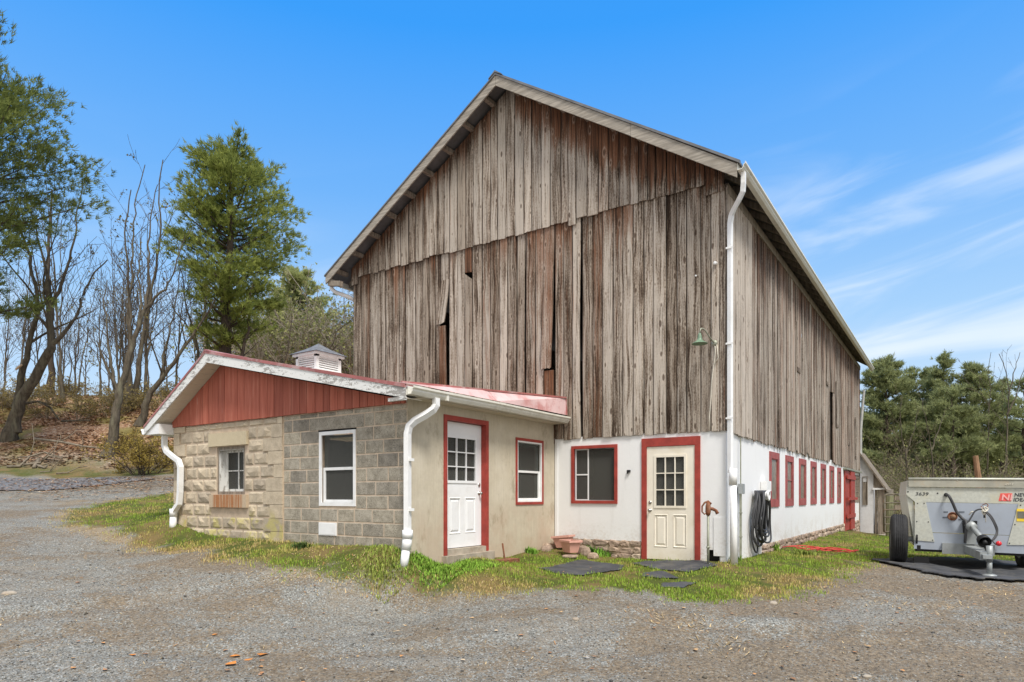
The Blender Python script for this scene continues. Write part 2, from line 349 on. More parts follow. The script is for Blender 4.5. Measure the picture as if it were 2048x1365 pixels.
def stucco_mat():
    m,nt,b=new_mat('combed_stucco'); g=N(nt); o=g.obj()
    w=g.noise(g.scale(o,(3,3,.8)),1,3,.5)
    sx=g.n('ShaderNodeSeparateXYZ'); g.L(o,sx.inputs[0])
    yy=g.math('ADD',sx.outputs[1],g.math('MULTIPLY',w,.05))
    cb=g.n('ShaderNodeCombineXYZ'); g.L(yy,cb.inputs[0]); g.L(sx.outputs[2],cb.inputs[1])
    comb=g.noise(g.scale(cb.outputs[0],(58,1.6,1)),1,4,.65,'2D'); fine=g.noise(g.scale(cb.outputs[0],(120,2,1)),1,2,.5,'2D')
    big=g.noise(o,1.6,5,.65); st=g.noise(g.scale(cb.outputs[0],(2.6,1.3,1),(3,1,0)),1,6,.72,'2D')
    mot=g.noise(o,9,6,.7); c=g.mix(g.math('ADD',g.math('MULTIPLY',comb,.5),g.math('MULTIPLY',mot,.5)),(.36,.305,.22),(.72,.65,.51)); c=g.mix(g.math('MULTIPLY',g.ss(big,.45,.72),.5),c,(.66,.60,.49))
    c=g.mix(g.math('MULTIPLY',g.ss(st,.56,.72),.55),c,(.28,.225,.15))
    low=g.math('MULTIPLY',g.ss(sx.outputs[2],.85,.3),g.ss(big,.35,.6)); c=g.mix(g.math('MULTIPLY',low,.5),c,(.46,.33,.23))
    g.L(c,b.inputs['Base Color']); b.inputs['Roughness'].default_value=.9; b.inputs['Specular IOR Level'].default_value=.15
    g.bump(b,g.math('ADD',g.math('MULTIPLY',comb,.7),g.math('MULTIPLY',fine,.5)),.7,.008); return m
M['stucco']=stucco_mat()
def glass_mat(name,tint=(.62,.66,.66),through=.55,rough=.03,refl=.9):
    m=bpy.data.materials.new(name); m.use_nodes=True; nt=m.node_tree; nt.nodes.clear(); g=N(nt)
    out=g.n('ShaderNodeOutputMaterial'); t=g.n('ShaderNodeBsdfTransparent'); t.inputs[0].default_value=tint+(1,)
    gl=g.n('ShaderNodeBsdfGlossy'); gl.inputs['Roughness'].default_value=rough; gl.inputs[0].default_value=(.9,.9,.9,1)
    df=g.n('ShaderNodeBsdfDiffuse'); df.inputs[0].default_value=(.16,.155,.14,1)
    a=g.n('ShaderNodeMixShader'); a.inputs[0].default_value=1-through; g.L(t.outputs[0],a.inputs[1]); g.L(df.outputs[0],a.inputs[2])
    fr=g.n('ShaderNodeFresnel'); fr.inputs[0].default_value=1.45; mx=g.n('ShaderNodeMixShader')
    geo=g.n('ShaderNodeNewGeometry'); g.L(g.math('MULTIPLY',g.math('MULTIPLY',fr.outputs[0],refl),g.math('SUBTRACT',1.0,geo.outputs['Backfacing'])),mx.inputs[0]); g.L(a.outputs[0],mx.inputs[1]); g.L(gl.outputs[0],mx.inputs[2]); g.L(mx.outputs[0],out.inputs[0]); return m
M['glass']=glass_mat('window_glass',through=.62)
M['dirtyglass']=glass_mat('dusty_glass',through=.42,rough=.12)
def leafy(name,c0,c1,trans=.25,rough=.8):
    m=bpy.data.materials.new(name); m.use_nodes=True; nt=m.node_tree; nt.nodes.clear(); g=N(nt)
    out=g.n('ShaderNodeOutputMaterial'); (r,gr,bl),_=g.attr('tint')
    c=g.mix(r,c0,c1); d=g.n('ShaderNodeBsdfDiffuse'); t=g.n('ShaderNodeBsdfTranslucent'); mx=g.n('ShaderNodeMixShader'); mx.inputs[0].default_value=trans
    g.L(c,d.inputs[0]); g.L(c,t.inputs[0]); g.L(d.outputs[0],mx.inputs[1]); g.L(t.outputs[0],mx.inputs[2]); g.L(mx.outputs[0],out.inputs[0]); return m
M['needle_dark']=leafy('dark_pine_needles',(.075,.10,.03),(.30,.34,.10),.4)
M['needle']=leafy('pine_needles',(.12,.155,.038),(.44,.48,.13),.45)
M['needle_far']=leafy('hazy_pine_needles',(.19,.22,.105),(.48,.51,.24),.45)  # distance haze is mixed into this needle colour
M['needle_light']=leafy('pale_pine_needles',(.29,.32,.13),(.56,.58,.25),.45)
M['fewleaves']=leafy('last_autumn_leaves',(.12,.09,.03),(.24,.21,.07))
M['olive']=leafy('olive_shrub_leaves',(.20,.145,.045),(.42,.32,.085))
M['scrubleaf']=leafy('scrub_leaves',(.15,.125,.05),(.38,.30,.12))
M['brushtwig']=leafy('brush_twigs',(.15,.125,.085),(.38,.32,.23),.1)
M['brushleaf']=leafy('brush_leaves',(.115,.14,.055),(.33,.32,.135))
M['hillbrush']=leafy('bare_hill_brush',(.26,.22,.175),(.50,.43,.35),.1)
def vcol(name,rough=.9,trans=0):
    m,nt,b=new_mat(name); g=N(nt); _,c=g.attr('tint'); g.L(c,b.inputs['Base Color']); b.inputs['Roughness'].default_value=rough; b.inputs['Specular IOR Level'].default_value=.15; return m
M['grass']=vcol('grass_blades',.8); M['leaf']=vcol('fallen_leaf',.85); M['pebble']=vcol('crushed_stone',.9)
# ================================================================== GROUND
def Z(px,py,d): return EZ+d*(HY-py)/FL
def P3(px,py,d): return at(px,py,d)
GP=[(0,0,.03),(-1,-.3,.0),(-2.2,-.2,.03),(-2.9,-.1,.12),(-3.3,-.1,.16),(-3.2,-1.4,.085),(-2.7,-2.4,.06),(-2.7,-3.4,.09),(-3.2,-2.3,.105),(-3.2,-3.0,.125),(-3.3,-3.6,.175),(-3.35,-4.2,.20),(-6.17,-4.2,.40),(-9.5,-4.2,.63),(-9.6,-1,.85),
 (0,2.6,0),(0,6.4,-.06),(0,10.3,-.05),(0,14.6,-.07),(.5,17.5,-.3),(.5,19,-.47),(2,22,-.5),(-9.07,5,1.3),(-9.07,19,2.6),(-4,19.3,.6),(0,21,-.3),
 (4,10,-.22),(7,8,-.2),(3,26,-.5),(15,15,-.3),(22,40,-.6),(40,60,-.6),(10,60,-.6),(60,20,-.5),(45,-25,-.8),
 (EX,EY,-.40),(5,-28,-.8),(-15,-28,-.3),(-45,-30,1.0),(25,-12,-.6),(10,-4,-.33)]
for px,py,d in [(1024,1365,5.5),(0,1365,5.6),(2048,1365,5.4),(1024,1230,7.6),(1024,1178,8.9),(1500,1230,7.5),(500,1230,7.8),(800,1152,9.1),(300,1085,12.2),(150,1060,13),
   (0,1200,8.0),(0,1110,10.6),(0,1040,14),(150,1000,18),(0,985,20.5),(345,975,20),(345,958,24.5),(0,958,25),(170,958,25),(170,952,26.5),(0,930,27.5),(100,905,29),(220,910,28.5),(20,868,31.5),(300,930,28),
   (100,800,37),(330,800,37),(0,800,37),(200,850,33),(450,800,38),(1795,1127,12.5),(1980,1158,10.4),(1735,1125,12.3),(2048,1167,9.8),(1360,1197,8.55),(1660,1140,11.2)]:
    GP.append(P3(px,py,d))
for px,d,z in [(100,60,7.2),(-600,50,6.0),(-600,28,3.4),(-600,18,1.4),(330,60,8.0),(560,55,9.5),(640,80,17),(700,80,17),(560,80,15),(800,80,15),(100,140,9),(640,140,22),(1000,70,9),(1000,140,12),(1400,90,2),(1900,90,-.4),(1900,180,4),(1400,180,6),(-900,140,9),(2700,90,1),(480,80,9)]:
    a=(px-HX)/FL; GP.append((EX+d*(a*RX+FX),EY+d*(a*RY+FY),z))
GP=np.array(GP,dtype=np.float64)
_n=len(GP); _D=np.hypot(GP[:,None,0]-GP[None,:,0],GP[:,None,1]-GP[None,:,1])
_A=np.zeros((_n+3,_n+3)); _A[:_n,:_n]=-np.sqrt(_D**2+.6**2)+np.eye(_n)*-.02; _A[:_n,_n]=1; _A[:_n,_n+1]=GP[:,0]; _A[:_n,_n+2]=GP[:,1]; _A[_n:,:_n]=_A[:_n,_n:].T
_W=np.linalg.solve(_A,np.concatenate([GP[:,2],np.zeros(3)]))
def gz(x,y):
    x=np.asarray(x,dtype=np.float64); y=np.asarray(y,dtype=np.float64); sh=x.shape; x=x.ravel(); y=y.ravel(); out=np.empty(len(x))
    for i in range(0,len(x),20000):
        xs=x[i:i+20000]; ys=y[i:i+20000]
        d=np.sqrt((xs[:,None]-GP[None,:,0])**2+(ys[:,None]-GP[None,:,1])**2+.36)
        out[i:i+20000]=-d@_W[:_n]+_W[_n]+_W[_n+1]*xs+_W[_n+2]*ys
    return out.reshape(sh)
def G(x,y): return float(gz(np.array([x]),np.array([y]))[0])
def gpt(px,py):                       # where a sight line meets the ground
    ds=np.linspace(3,60,800); a=(px-HX)/FL; x=EX+ds*(a*RX+FX); y=EY+ds*(a*RY+FY); z=EZ+ds*(HY-py)/FL
    h=gz(x,y); k=np.argmax(z<h) if np.any(z<h) else len(ds)-1
    return (x[k],y[k],h[k])
def sdist(x,y,poly):                  # signed distance to a polygon, negative inside
    P=np.array([q[:2] for q in poly],float); d=np.full(x.shape,1e9); ins=np.zeros(x.shape,bool)
    for i in range(len(P)):
        a=P[i]; b=P[(i+1)%len(P)]; e=b-a; wx=x-a[0]; wy=y-a[1]
        t=np.clip((wx*e[0]+wy*e[1])/(e@e+1e-12),0,1); d=np.minimum(d,np.hypot(wx-t*e[0],wy-t*e[1]))
        c=((a[1]<=y)&(b[1]>y))|((b[1]<=y)&(a[1]>y)); xi=a[0]+(y-a[1])/(e[1] if abs(e[1])>1e-9 else 1e-9)*e[0]; ins^=c&(x<xi)
    return np.where(ins,-d,d)
GRASS=[gpt(*p) for p in [(138,1046),(160,1018),(240,1001)]]+[(-16,3.5,0),(-9.8,-.5,0),(-9.4,-3.6,0),(-4.2,-3.6,0),(-4.2,.6,0),(-.6,.6,0),(-.6,15,0),(2,22,0),(14,14,0)]+[gpt(*p) for p in [(2048,1135),(1900,1132),(1830,1126),(1740,1124),(1660,1142),(1600,1166),(1520,1189),(1360,1199),(1300,1182),(1050,1178),(800,1154),(640,1138),(500,1120),(380,1098),(250,1072)]]
ROAD=[gpt(*p) for p in [(-400,984),(0,983),(90,984),(190,974),(300,962),(420,958)]]+[gpt(*p) for p in [(420,955.5),(200,955.5),(0,955.5),(-400,955.5)]]
def axis(c0,c1,st,lo,hi,gr=1.09):
    a=list(np.arange(c0,c1,st)); s=st
    while a[-1]<hi: s=min(s*gr,7); a.append(a[-1]+s)
    s=st; b=[]
    x=c0
    while x>lo: s=min(s*gr,7); x-=s; b.append(x)
    return np.array(b[::-1]+a)
gx=axis(-13,9,.08,-170,150); gy=axis(-10.5,1.5,.08,-50,210)
XX,YY=np.meshgrid(gx,gy); ZZ=gz(XX,YY)
dcam=(XX-EX)*FX+(YY-EY)*FY; acam=((XX-EX)*RX+(YY-EY)*RY)/np.maximum(dcam,.5)
sg=sdist(XX,YY,GRASS); nb=fbm(XX*1.6,YY*1.6,3)
mgrass=np.clip(.5-(sg-.22+(nb-.5)*.6+(fbm(XX*6,YY*6,8)-.5)*.5)/.75,0,1)
bank=1/(1+np.exp(-(dcam-28.0-(fbm(XX*.5,YY*.5,5)-.5)*3)/.5))*(acam<-.2)
field=((XX>.5)&(YY>4)&(dcam>13.5))|(dcam>45); field=field.astype(float)*(1-bank)
mgrass=np.maximum(np.maximum(mgrass,field*.9),(acam<-.2)*np.clip((dcam-25.4)/.4,0,1))*(1-np.clip(bank,0,1))
pxx=acam*FL+HX
dirt=np.clip((fbm(XX*.55,YY*.55,11)-.42)*3.2,0,1)*.62+np.clip((fbm(acam*9,dcam*1.7,13)-.50)*5,0,1)*.65+np.clip((fbm(XX*2.6,YY*2.6,14)-.55)*5,0,1)*.5+np.clip((pxx-1000)/500,0,1)*np.clip((fbm(XX*.7+9,YY*.7,12)-.34)*3,0,1)*1.05
dirt=np.clip(dirt,0,1)
straw=np.exp(-((sg-.12)/.38)**2)*np.clip((fbm(XX*1.3,YY*1.3,21)-.35)*3,0,1)
for (cx,cy,r,s) in [(310,1108,.9,.8),(590,1134,.9,.9),(1330,1245,.6,.9),(1560,1182,.5,.8),(1820,1200,.9,.8),(2000,1195,.8,.9),(1400,1290,.5,.6),(200,1000,2.2,.9),(60,990,1.6,.8)]:
    q=gpt(cx,cy); straw=np.maximum(straw,s*np.exp(-(((XX-q[0])**2+(YY-q[1])**2)/r**2))*np.clip((fbm(XX*2.2,YY*2.2,23)-.3)*3,0,1))
near=np.exp(-np.maximum(dcam-14,0)/6)
ZZ=ZZ+near*(1-mgrass)*((fbm(XX*.9,YY*.9,31)-.5)*.12+(fbm(XX*4,YY*4,32)-.5)*.075)+mgrass*(fbm(XX*3,YY*3,33)-.5)*.05
for (pa,pb,w,dp) in [((1300,1235),(1800,1295),.22,.05),((1260,1190),(1500,1330),.2,.04),((1650,1260),(1250,1300),.2,.04),((0,1240),(620,1155),.25,.035),((300,1300),(1000,1290),.22,.03)]:   # wheel ruts
    a=gpt(*pa); b=gpt(*pb); dd=sdist(XX,YY,[a,b,(b[0]+.001,b[1]+.001,0)]); rut=np.exp(-(dd/w)**2); ZZ-=rut*dp*(1-mgrass); ZZ+=np.exp(-((dd-w*1.7)/(w*.6))**2)*dp*.45*(1-mgrass); dirt=np.maximum(dirt,rut*.75)
ZZ+=bank*(fbm(XX*.7,YY*.7,41)-.5)*.5
# keep the ground clear of thresholds
col=np.stack([mgrass,dirt,np.clip(bank,0,1),np.clip(straw,0,1)],-1).reshape(-1,4)
ny,nx=XX.shape; idx=np.arange(ny*nx).reshape(ny,nx)
F=np.stack([idx[:-1,:-1],idx[:-1,1:],idx[1:,1:],idx[1:,:-1]],-1).reshape(-1,4)
def ground_mat():
    m,nt,b=new_mat('yard_ground'); g=N(nt); o=g.obj()
    at_=g.n('ShaderNodeAttribute'); at_.attribute_name='tint'; sp=g.n('ShaderNodeSeparateColor'); g.L(at_.outputs['Color'],sp.inputs[0])
    gr,di,bk=sp.outputs[0],sp.outputs[1],sp.outputs[2]; stw=at_.outputs['Alpha']
    v1=g.vor(o,58); s1=g.n('ShaderNodeSeparateColor'); g.L(v1.outputs['Color'],s1.inputs[0])
    v2=g.vor(o,120); s2=g.n('ShaderNodeSeparateColor'); g.L(v2.outputs['Color'],s2.inputs[0])
    n1=g.noise(o,1.3,6,.65); n2=g.noise(o,6,6,.7); n3=g.noise(o,28,5,.7)
    gc=g.ramp(g.math('ADD',g.math('MULTIPLY',s1.outputs[0],.55),g.math('MULTIPLY',s2.outputs[0],.45)),[(.1,(.078,.076,.064)),(.42,(.195,.195,.176)),(.75,(.315,.315,.29)),(.97,(.54,.54,.50))])
    fines=g.mix(n3,(.15,.125,.09),(.35,.30,.235))
    c=g.mix(g.ss(g.math('ADD',n1,g.math('ADD',g.math('MULTIPLY',g.math('SUBTRACT',n2,.5),.8),g.math('MULTIPLY',g.math('SUBTRACT',s1.outputs[1],.5),.45))),.38,.72),gc,g.mix(.72,gc,fines))
    dc=g.mix(g.ss(n3,.3,.72),(.085,.063,.042),(.31,.24,.16))
    c=g.mix(g.math('MULTIPLY',g.ss(g.math('ADD',di,g.math('ADD',g.math('MULTIPLY',g.math('SUBTRACT',n2,.5),1.1),g.math('MULTIPLY',g.math('SUBTRACT',s1.outputs[1],.5),.9))),.25,.95),.85),c,dc)
    fib=g.noise(g.scale(o,(60,14,30)),1,3,.6)
    sc=g.mix(fib,(.20,.135,.07),(.46,.34,.19))
    c=g.mix(g.math('MULTIPLY',g.ss(g.math('ADD',stw,g.math('MULTIPLY',g.math('SUBTRACT',n3,.5),1.1)),.45,.95),.50),c,sc)
    tg=g.mix(g.ss(g.noise(o,1.1,4,.6),.4,.62),(.085,.105,.022),(.20,.145,.06)); tg=g.mix(n3,g.mix(1.0,tg,(.45,.45,.45),'MULTIPLY'),g.mix(1.0,tg,(1.35,1.35,1.3),'MULTIPLY'))
    c=g.mix(g.ss(g.math('ADD',gr,g.math('MULTIPLY',g.math('SUBTRACT',n3,.5),1.1)),.45,1.0),c,tg)
    lv=g.vor(o,13); ls=g.n('ShaderNodeSeparateColor'); g.L(lv.outputs['Color'],ls.inputs[0])
    lc=g.ramp(ls.outputs[0],[(0,(.15,.085,.05)),(.3,(.26,.14,.08)),(.6,(.36,.205,.115)),(.85,(.44,.28,.17)),(1,(.58,.45,.33))])
    gm=g.mix(n2,(.17,.125,.05),(.30,.255,.085))
    lc=g.mix(g.ss(g.noise(o,.45,5,.65),.46,.62),lc,gm)
    c=g.mix(bk,c,lc)
    g.L(c,b.inputs['Base Color']); b.inputs['Roughness'].default_value=.95; b.inputs['Specular IOR Level'].default_value=.12
    h=g.math('ADD',g.math('ADD',g.math('MULTIPLY',v1.outputs['Distance'],-.7),g.math('MULTIPLY',v2.outputs['Distance'],-.35)),g.math('MULTIPLY',n3,.6))
    g.bump(b,h,.8,.016); return m
ground=np_mesh('ground',np.stack([XX,YY,ZZ],-1).reshape(-1,3),F,ground_mat(),col=col,smooth=True); tag(ground,'grey gravel yard with grass verge and leaf covered bank','ground',kind='structure')
# surface height on the finished sheet
def gsurf(x,y):
    x=np.asarray(x,float); y=np.asarray(y,float)
    i=np.clip(np.searchsorted(gx,x)-1,0,nx-2); j=np.clip(np.searchsorted(gy,y)-1,0,ny-2)
    tx=(x-gx[i])/(gx[i+1]-gx[i]); ty=(y-gy[j])/(gy[j+1]-gy[j])
    return (ZZ[j,i]*(1-tx)+ZZ[j,i+1]*tx)*(1-ty)+(ZZ[j+1,i]*(1-tx)+ZZ[j+1,i+1]*tx)*ty
def GS(x,y): return float(gsurf(x,y))
def gmask(x,y,A):
    i=np.clip(np.searchsorted(gx,x)-1,0,nx-2); j=np.clip(np.searchsorted(gy,y)-1,0,ny-2); return A[j,i]
# asphalt lane : a draped strip
def drape(name,poly,mat,lift,step=.4,edge=None):
    P=np.array([q[:2] for q in poly],float); x0,y0=P.min(0); x1,y1=P.max(0)
    xs=np.arange(x0-step,x1+step*2,step); ys=np.arange(y0-step,y1+step*2,step); X,Y=np.meshgrid(xs,ys); d=sdist(X,Y,poly)
    ins=d<step*.2; keep=ins[:-1,:-1]&ins[:-1,1:]&ins[1:,1:]&ins[1:,:-1]
    id_=np.arange(X.size).reshape(X.shape); Fq=np.stack([id_[:-1,:-1],id_[:-1,1:],id_[1:,1:],id_[1:,:-1]],-1)[keep]
    u,inv=np.unique(Fq,return_inverse=True); V=np.stack([X.ravel()[u],Y.ravel()[u],gsurf(X.ravel()[u],Y.ravel()[u])+lift],-1)
    return V,inv.reshape(-1,4)
V_,F_=drape('road',ROAD,None,.03,.35)
road=np_mesh('road',V_,F_,simple('lane_asphalt',(.165,.165,.17),.9,.25,5,spec=.15,bump=.4,bscale=60,dirt=(.30,.20,.12),dirtamt=.35,dscale=.9),smooth=True); tag(road,'grey asphalt lane running below the wooded bank','road',kind='structure')

# ---- crushed stones
def scatter_tris():
    n=70000; d=4.6+9.0*rng.random(n)**1.4; a=(rng.random(n)*2500-220-HX)/FL
    x=EX+d*(a*RX+FX); y=EY+d*(a*RY+FY); k=(gmask(x,y,mgrass)<.35)&(rng.random(n)>gmask(x,y,dirt)*.7)&(rng.random(n)>gmask(x,y,straw)*.7)
    k&=~((x<.1)&(y>-.1))&~((x<-3.2)&(y>-4.3)&(x>-9.7))
    x=x[k];y=y[k];n=len(x); r=(.004+.007*rng.random(n)**2.2)*(1+1.6*(rng.random(n)>.99))
    z=gsurf(x,y)+r*.25
    O=np.array([(1,0,0),(-1,0,0),(0,1,0),(0,-1,0),(0,0,.7),(0,0,-.7)],float)
    V=O[None]*r[:,None,None]*(.65+.7*rng.random((n,6,1))); th=rng.random(n)*6.28; c,s=np.cos(th),np.sin(th)
    X=V[...,0]*c[:,None]-V[...,1]*s[:,None]; Y=V[...,0]*s[:,None]+V[...,1]*c[:,None]
    V=np.stack([X+x[:,None],Y+y[:,None],V[...,2]+z[:,None]],-1).reshape(-1,3)
    T=np.array([(0,2,4),(2,1,4),(1,3,4),(3,0,4),(2,0,5),(1,2,5),(3,1,5),(0,3,5)]); Fs=(T[None]+6*np.arange(n)[:,None,None]).reshape(-1,3)
    q=.06+.34*rng.random(n)**1.5; w=rng.random(n)
    C=np.stack([q*(1.03+.10*(w>.7)),q*(1.0+.01*(w<.5)),q*(.95-.17*(w>.7)),np.ones(n)],-1); C=np.repeat(C,6,0)
    return V,Fs,C
V_,F_,C_=scatter_tris(); o=np_mesh('gravel',V_,F_,M['pebble'],col=C_); tag(o,'loose grey crushed stone spread over the yard','gravel',kind='stuff')
# ---- grass blades
def blades(x,y,L,W,colr,lean=.6,lift=0.0):
    n=len(x); z=gsurf(x,y)+lift; th=rng.random(n)*6.283; tl=rng.random(n)*lean
    dx=np.cos(th);dy=np.sin(th); px_=-dy; py_=dx
    b1=np.stack([x-px_*W/2,y-py_*W/2,z-.01],-1); b2=np.stack([x+px_*W/2,y+py_*W/2,z-.01],-1)
    mid=np.stack([x+dx*L*tl*.35,y+dy*L*tl*.35,z+L*.6*(1-.3*tl)],-1); m1=mid-np.stack([px_,py_,0*px_],-1)*W[:,None]*.35; m2=mid+np.stack([px_,py_,0*px_],-1)*W[:,None]*.35
    t=np.stack([x+dx*L*tl,y+dy*L*tl,z+L*(1-.55*tl)],-1)
    V=np.stack([b1,b2,m2,m1,t],1).reshape(-1,3); k=5*np.arange(n)[:,None]
    Fs=np.concatenate([k+np.array([[0,1,2]]),k+np.array([[0,2,3]]),k+np.array([[3,2,4]])]); return V,Fs,np.repeat(colr,5,0)
def grass_field():
    n=330000; d=7.6+14*rng.random(n)**1.35; a=(rng.random(n)*2150-40-HX)/FL
    x=EX+d*(a*RX+FX); y=EY+d*(a*RY+FY); mg=gmask(x,y,mgrass); tuft=fbm(x*4.5,y*4.5,51)
    k=(mg>.12+.75*rng.random(n))&(tuft>.30+.2*rng.random(n))&~((x<.0)&(y>-.05))&~((x<-3.24)&(y>-4.15)&(x>-9.6)&(rng.random(n)>.04))
    for q in MATS: k&=~(sdist(x,y,q)<-.05+.06*(rng.random(n)-.5))
    x=x[k];y=y[k];mg=mg[k];n=len(x); tuft=tuft[k]
    L=(.020+.050*rng.random(n)*np.clip((tuft-.3)*2.9,.25,1.9))*(1+.7*(rng.random(n)>.97)); W=.005+.006*rng.random(n)
    sgd=sdist(x,y,GRASS); pn=fbm(x*1.1,y*1.1,61); ax_=((x-EX)*RX+(y-EY)*RY)/((x-EX)*FX+(y-EY)*FY)*FL+HX
    green=np.clip((pn-.44)*5+.62+np.clip((-sgd-.15)*1.0,-.9,.45)-.45*(ax_<780)+.12*(ax_>1330),0,1); t=np.clip(green+.06+(rng.random(n)-.5)*.75,0,1)[:,None]
    c=np.array([[.46,.33,.155]])*(1-t)+np.array([[.20,.31,.035]])*t; m=np.exp(-((t-.5)/.25)**2); c=c*(1-m*.7)+np.array([[.42,.39,.085]])*m*.7
    c=c*(.65+.75*rng.random((n,1))); return blades(x,y,L,W,np.concatenate([c,np.ones((n,1))],-1))
MATPX=[[(1070,1138),(1165,1122),(1250,1133),(1245,1142),(1165,1153),(1120,1151)],[(1258,1130),(1290,1124),(1400,1124),(1440,1132),(1380,1147),(1300,1139)],[(1285,1148),(1325,1143),(1362,1158),(1320,1160),(1282,1155)],[(1322,1168),(1398,1166),(1370,1180),(1320,1177)]]
MATS=[[gpt(*p) for p in q] for q in MATPX]
BIGMAT=[gpt(*p) for p in [(1738,1123),(1800,1119),(1900,1118),(2060,1128),(2160,1150),(2160,1180),(2048,1168),(1960,1166),(1900,1158),(1850,1150),(1800,1138)]]
MATS.append(BIGMAT)
V_,F_,C_=grass_field(); o=np_mesh('grass',V_,F_,M['grass'],col=C_); tag(o,'patchy green and straw coloured grass along the walls','grass',kind='stuff')
# ---- leaves
def leaves(x,y,s,cols,lift=.012):
    n=len(x); z=gsurf(x,y)+lift; th=rng.random(n)*6.283; c,sn=np.cos(th),np.sin(th); tl=(rng.random((n,2))-.5)*.9
    Q=np.array([(-1,0),(-.3,-.55),(.35,-.6),(1,0),(.35,.6),(-.3,.55)]); V=[]
    for qx,qy in Q:
        lx=(qx*c-qy*sn)*s; ly=(qx*sn+qy*c)*s; V.append(np.stack([x+lx,y+ly,z+np.abs(lx*tl[:,0]+ly*tl[:,1])*.6+.12*s*abs(qy)],-1))
    V=np.stack(V,1).reshape(-1,3); k=6*np.arange(n)[:,None]; Fq=np.concatenate([k+np.array([[0,1,2,3]]),k+np.array([[0,3,4,5]])]); return V,Fq,np.repeat(cols,6,0)
def leafcol(n):
    pal=np.array([(.50,.25,.10),(.42,.21,.10),(.30,.155,.08),(.56,.35,.17),(.60,.46,.30),(.22,.13,.075)]); c=pal[rng.integers(0,6,n)]*(.7+.6*rng.random((n,1))); return np.concatenate([c,np.ones((n,1))],-1)
n=11000; d=26.5+13*rng.random(n); a=(rng.random(n)*520-60-HX)/FL; x1=EX+d*(a*RX+FX); y1=EY+d*(a*RY+FY)
k=(fbm(x1*.45,y1*.45,71)>.43)&(d>27.2); x1=x1[k]; y1=y1[k]; V1,F1,C1=leaves(x1,y1,.045+.05*rng.random(len(x1)),leafcol(len(x1)),.03)
n=5200; d=15+10*rng.random(n); a=(rng.random(n)*420-30-HX)/FL; x2=EX+d*(a*RX+FX); y2=EY+d*(a*RY+FY); pxl=a*FL+HX; k=(rng.random(n)<np.clip((d-17)/6,0,1)*np.clip((pxl+120)/300,0,1)); x2=x2[k];y2=y2[k]; V2,F2,C2=leaves(x2,y2,.035+.04*rng.random(len(x2)),leafcol(len(x2)),.045)
n=240; d=5.2+7*rng.random(n); a=(rng.random(n)*2100-30-HX)/FL; x3=EX+d*(a*RX+FX); y3=EY+d*(a*RY+FY); k=~((x3<0)&(y3>-.1))&~((x3<-3.3)&(y3>-4.2)); x3=x3[k];y3=y3[k]; V3,F3,C3=leaves(x3,y3,.014+.022*rng.random(len(x3)),leafcol(len(x3)),.012)
o=np_mesh('fallen_leaves',np.concatenate([V1,V2,V3]),np.concatenate([F1,F2+len(V1),F3+len(V1)+len(V2)]),M['leaf'],col=np.concatenate([C1,C2,C3])); tag(o,'orange brown fallen leaves scattered over bank lane and gravel','leaf litter',kind='stuff')

# dry straw lying on the gravel
n=26000; d=6.0+8*rng.random(n); a=(rng.random(n)*2150-40-HX)/FL; x=EX+d*(a*RX+FX); y=EY+d*(a*RY+FY); st_=gmask(x,y,straw); k=(st_>.15+.5*rng.random(n))|((rng.random(n)<.05)&(gmask(x,y,mgrass)<.6)); k&=~((x<0.05)&(y>-.1))&~((x<-3.2)&(y>-4.25)&(x>-9.7)); x=x[k];y=y[k];n=len(x)
L=.02+.06*rng.random(n)**1.5; W_=.003+.004*rng.random(n); th=rng.random(n)*6.283; dx,dy=np.cos(th)*L,np.sin(th)*L; nx_,ny_=-np.sin(th)*W_,np.cos(th)*W_; z=gsurf(x,y)+.008; z2=gsurf(x+dx,y+dy)+.008+.02*rng.random(n)**3
V_=np.stack([np.stack([x-nx_,y-ny_,z],-1),np.stack([x+nx_,y+ny_,z],-1),np.stack([x+dx+nx_*.5,y+dy+ny_*.5,z2],-1),np.stack([x+dx-nx_*.5,y+dy-ny_*.5,z2],-1)],1).reshape(-1,3)
c=np.array([[.56,.42,.23]])*(.5+.7*rng.random((n,1))); c[rng.random(n)<.25]*=np.array([.8,.55,.4]); C_=np.repeat(np.concatenate([c,np.ones((n,1))],-1),4,0)
o=np_mesh('straw',V_,np.arange(4*n).reshape(-1,4),M['leaf'],col=C_); tag(o,'dry straw and grass litter strewn on the gravel','straw',kind='stuff')
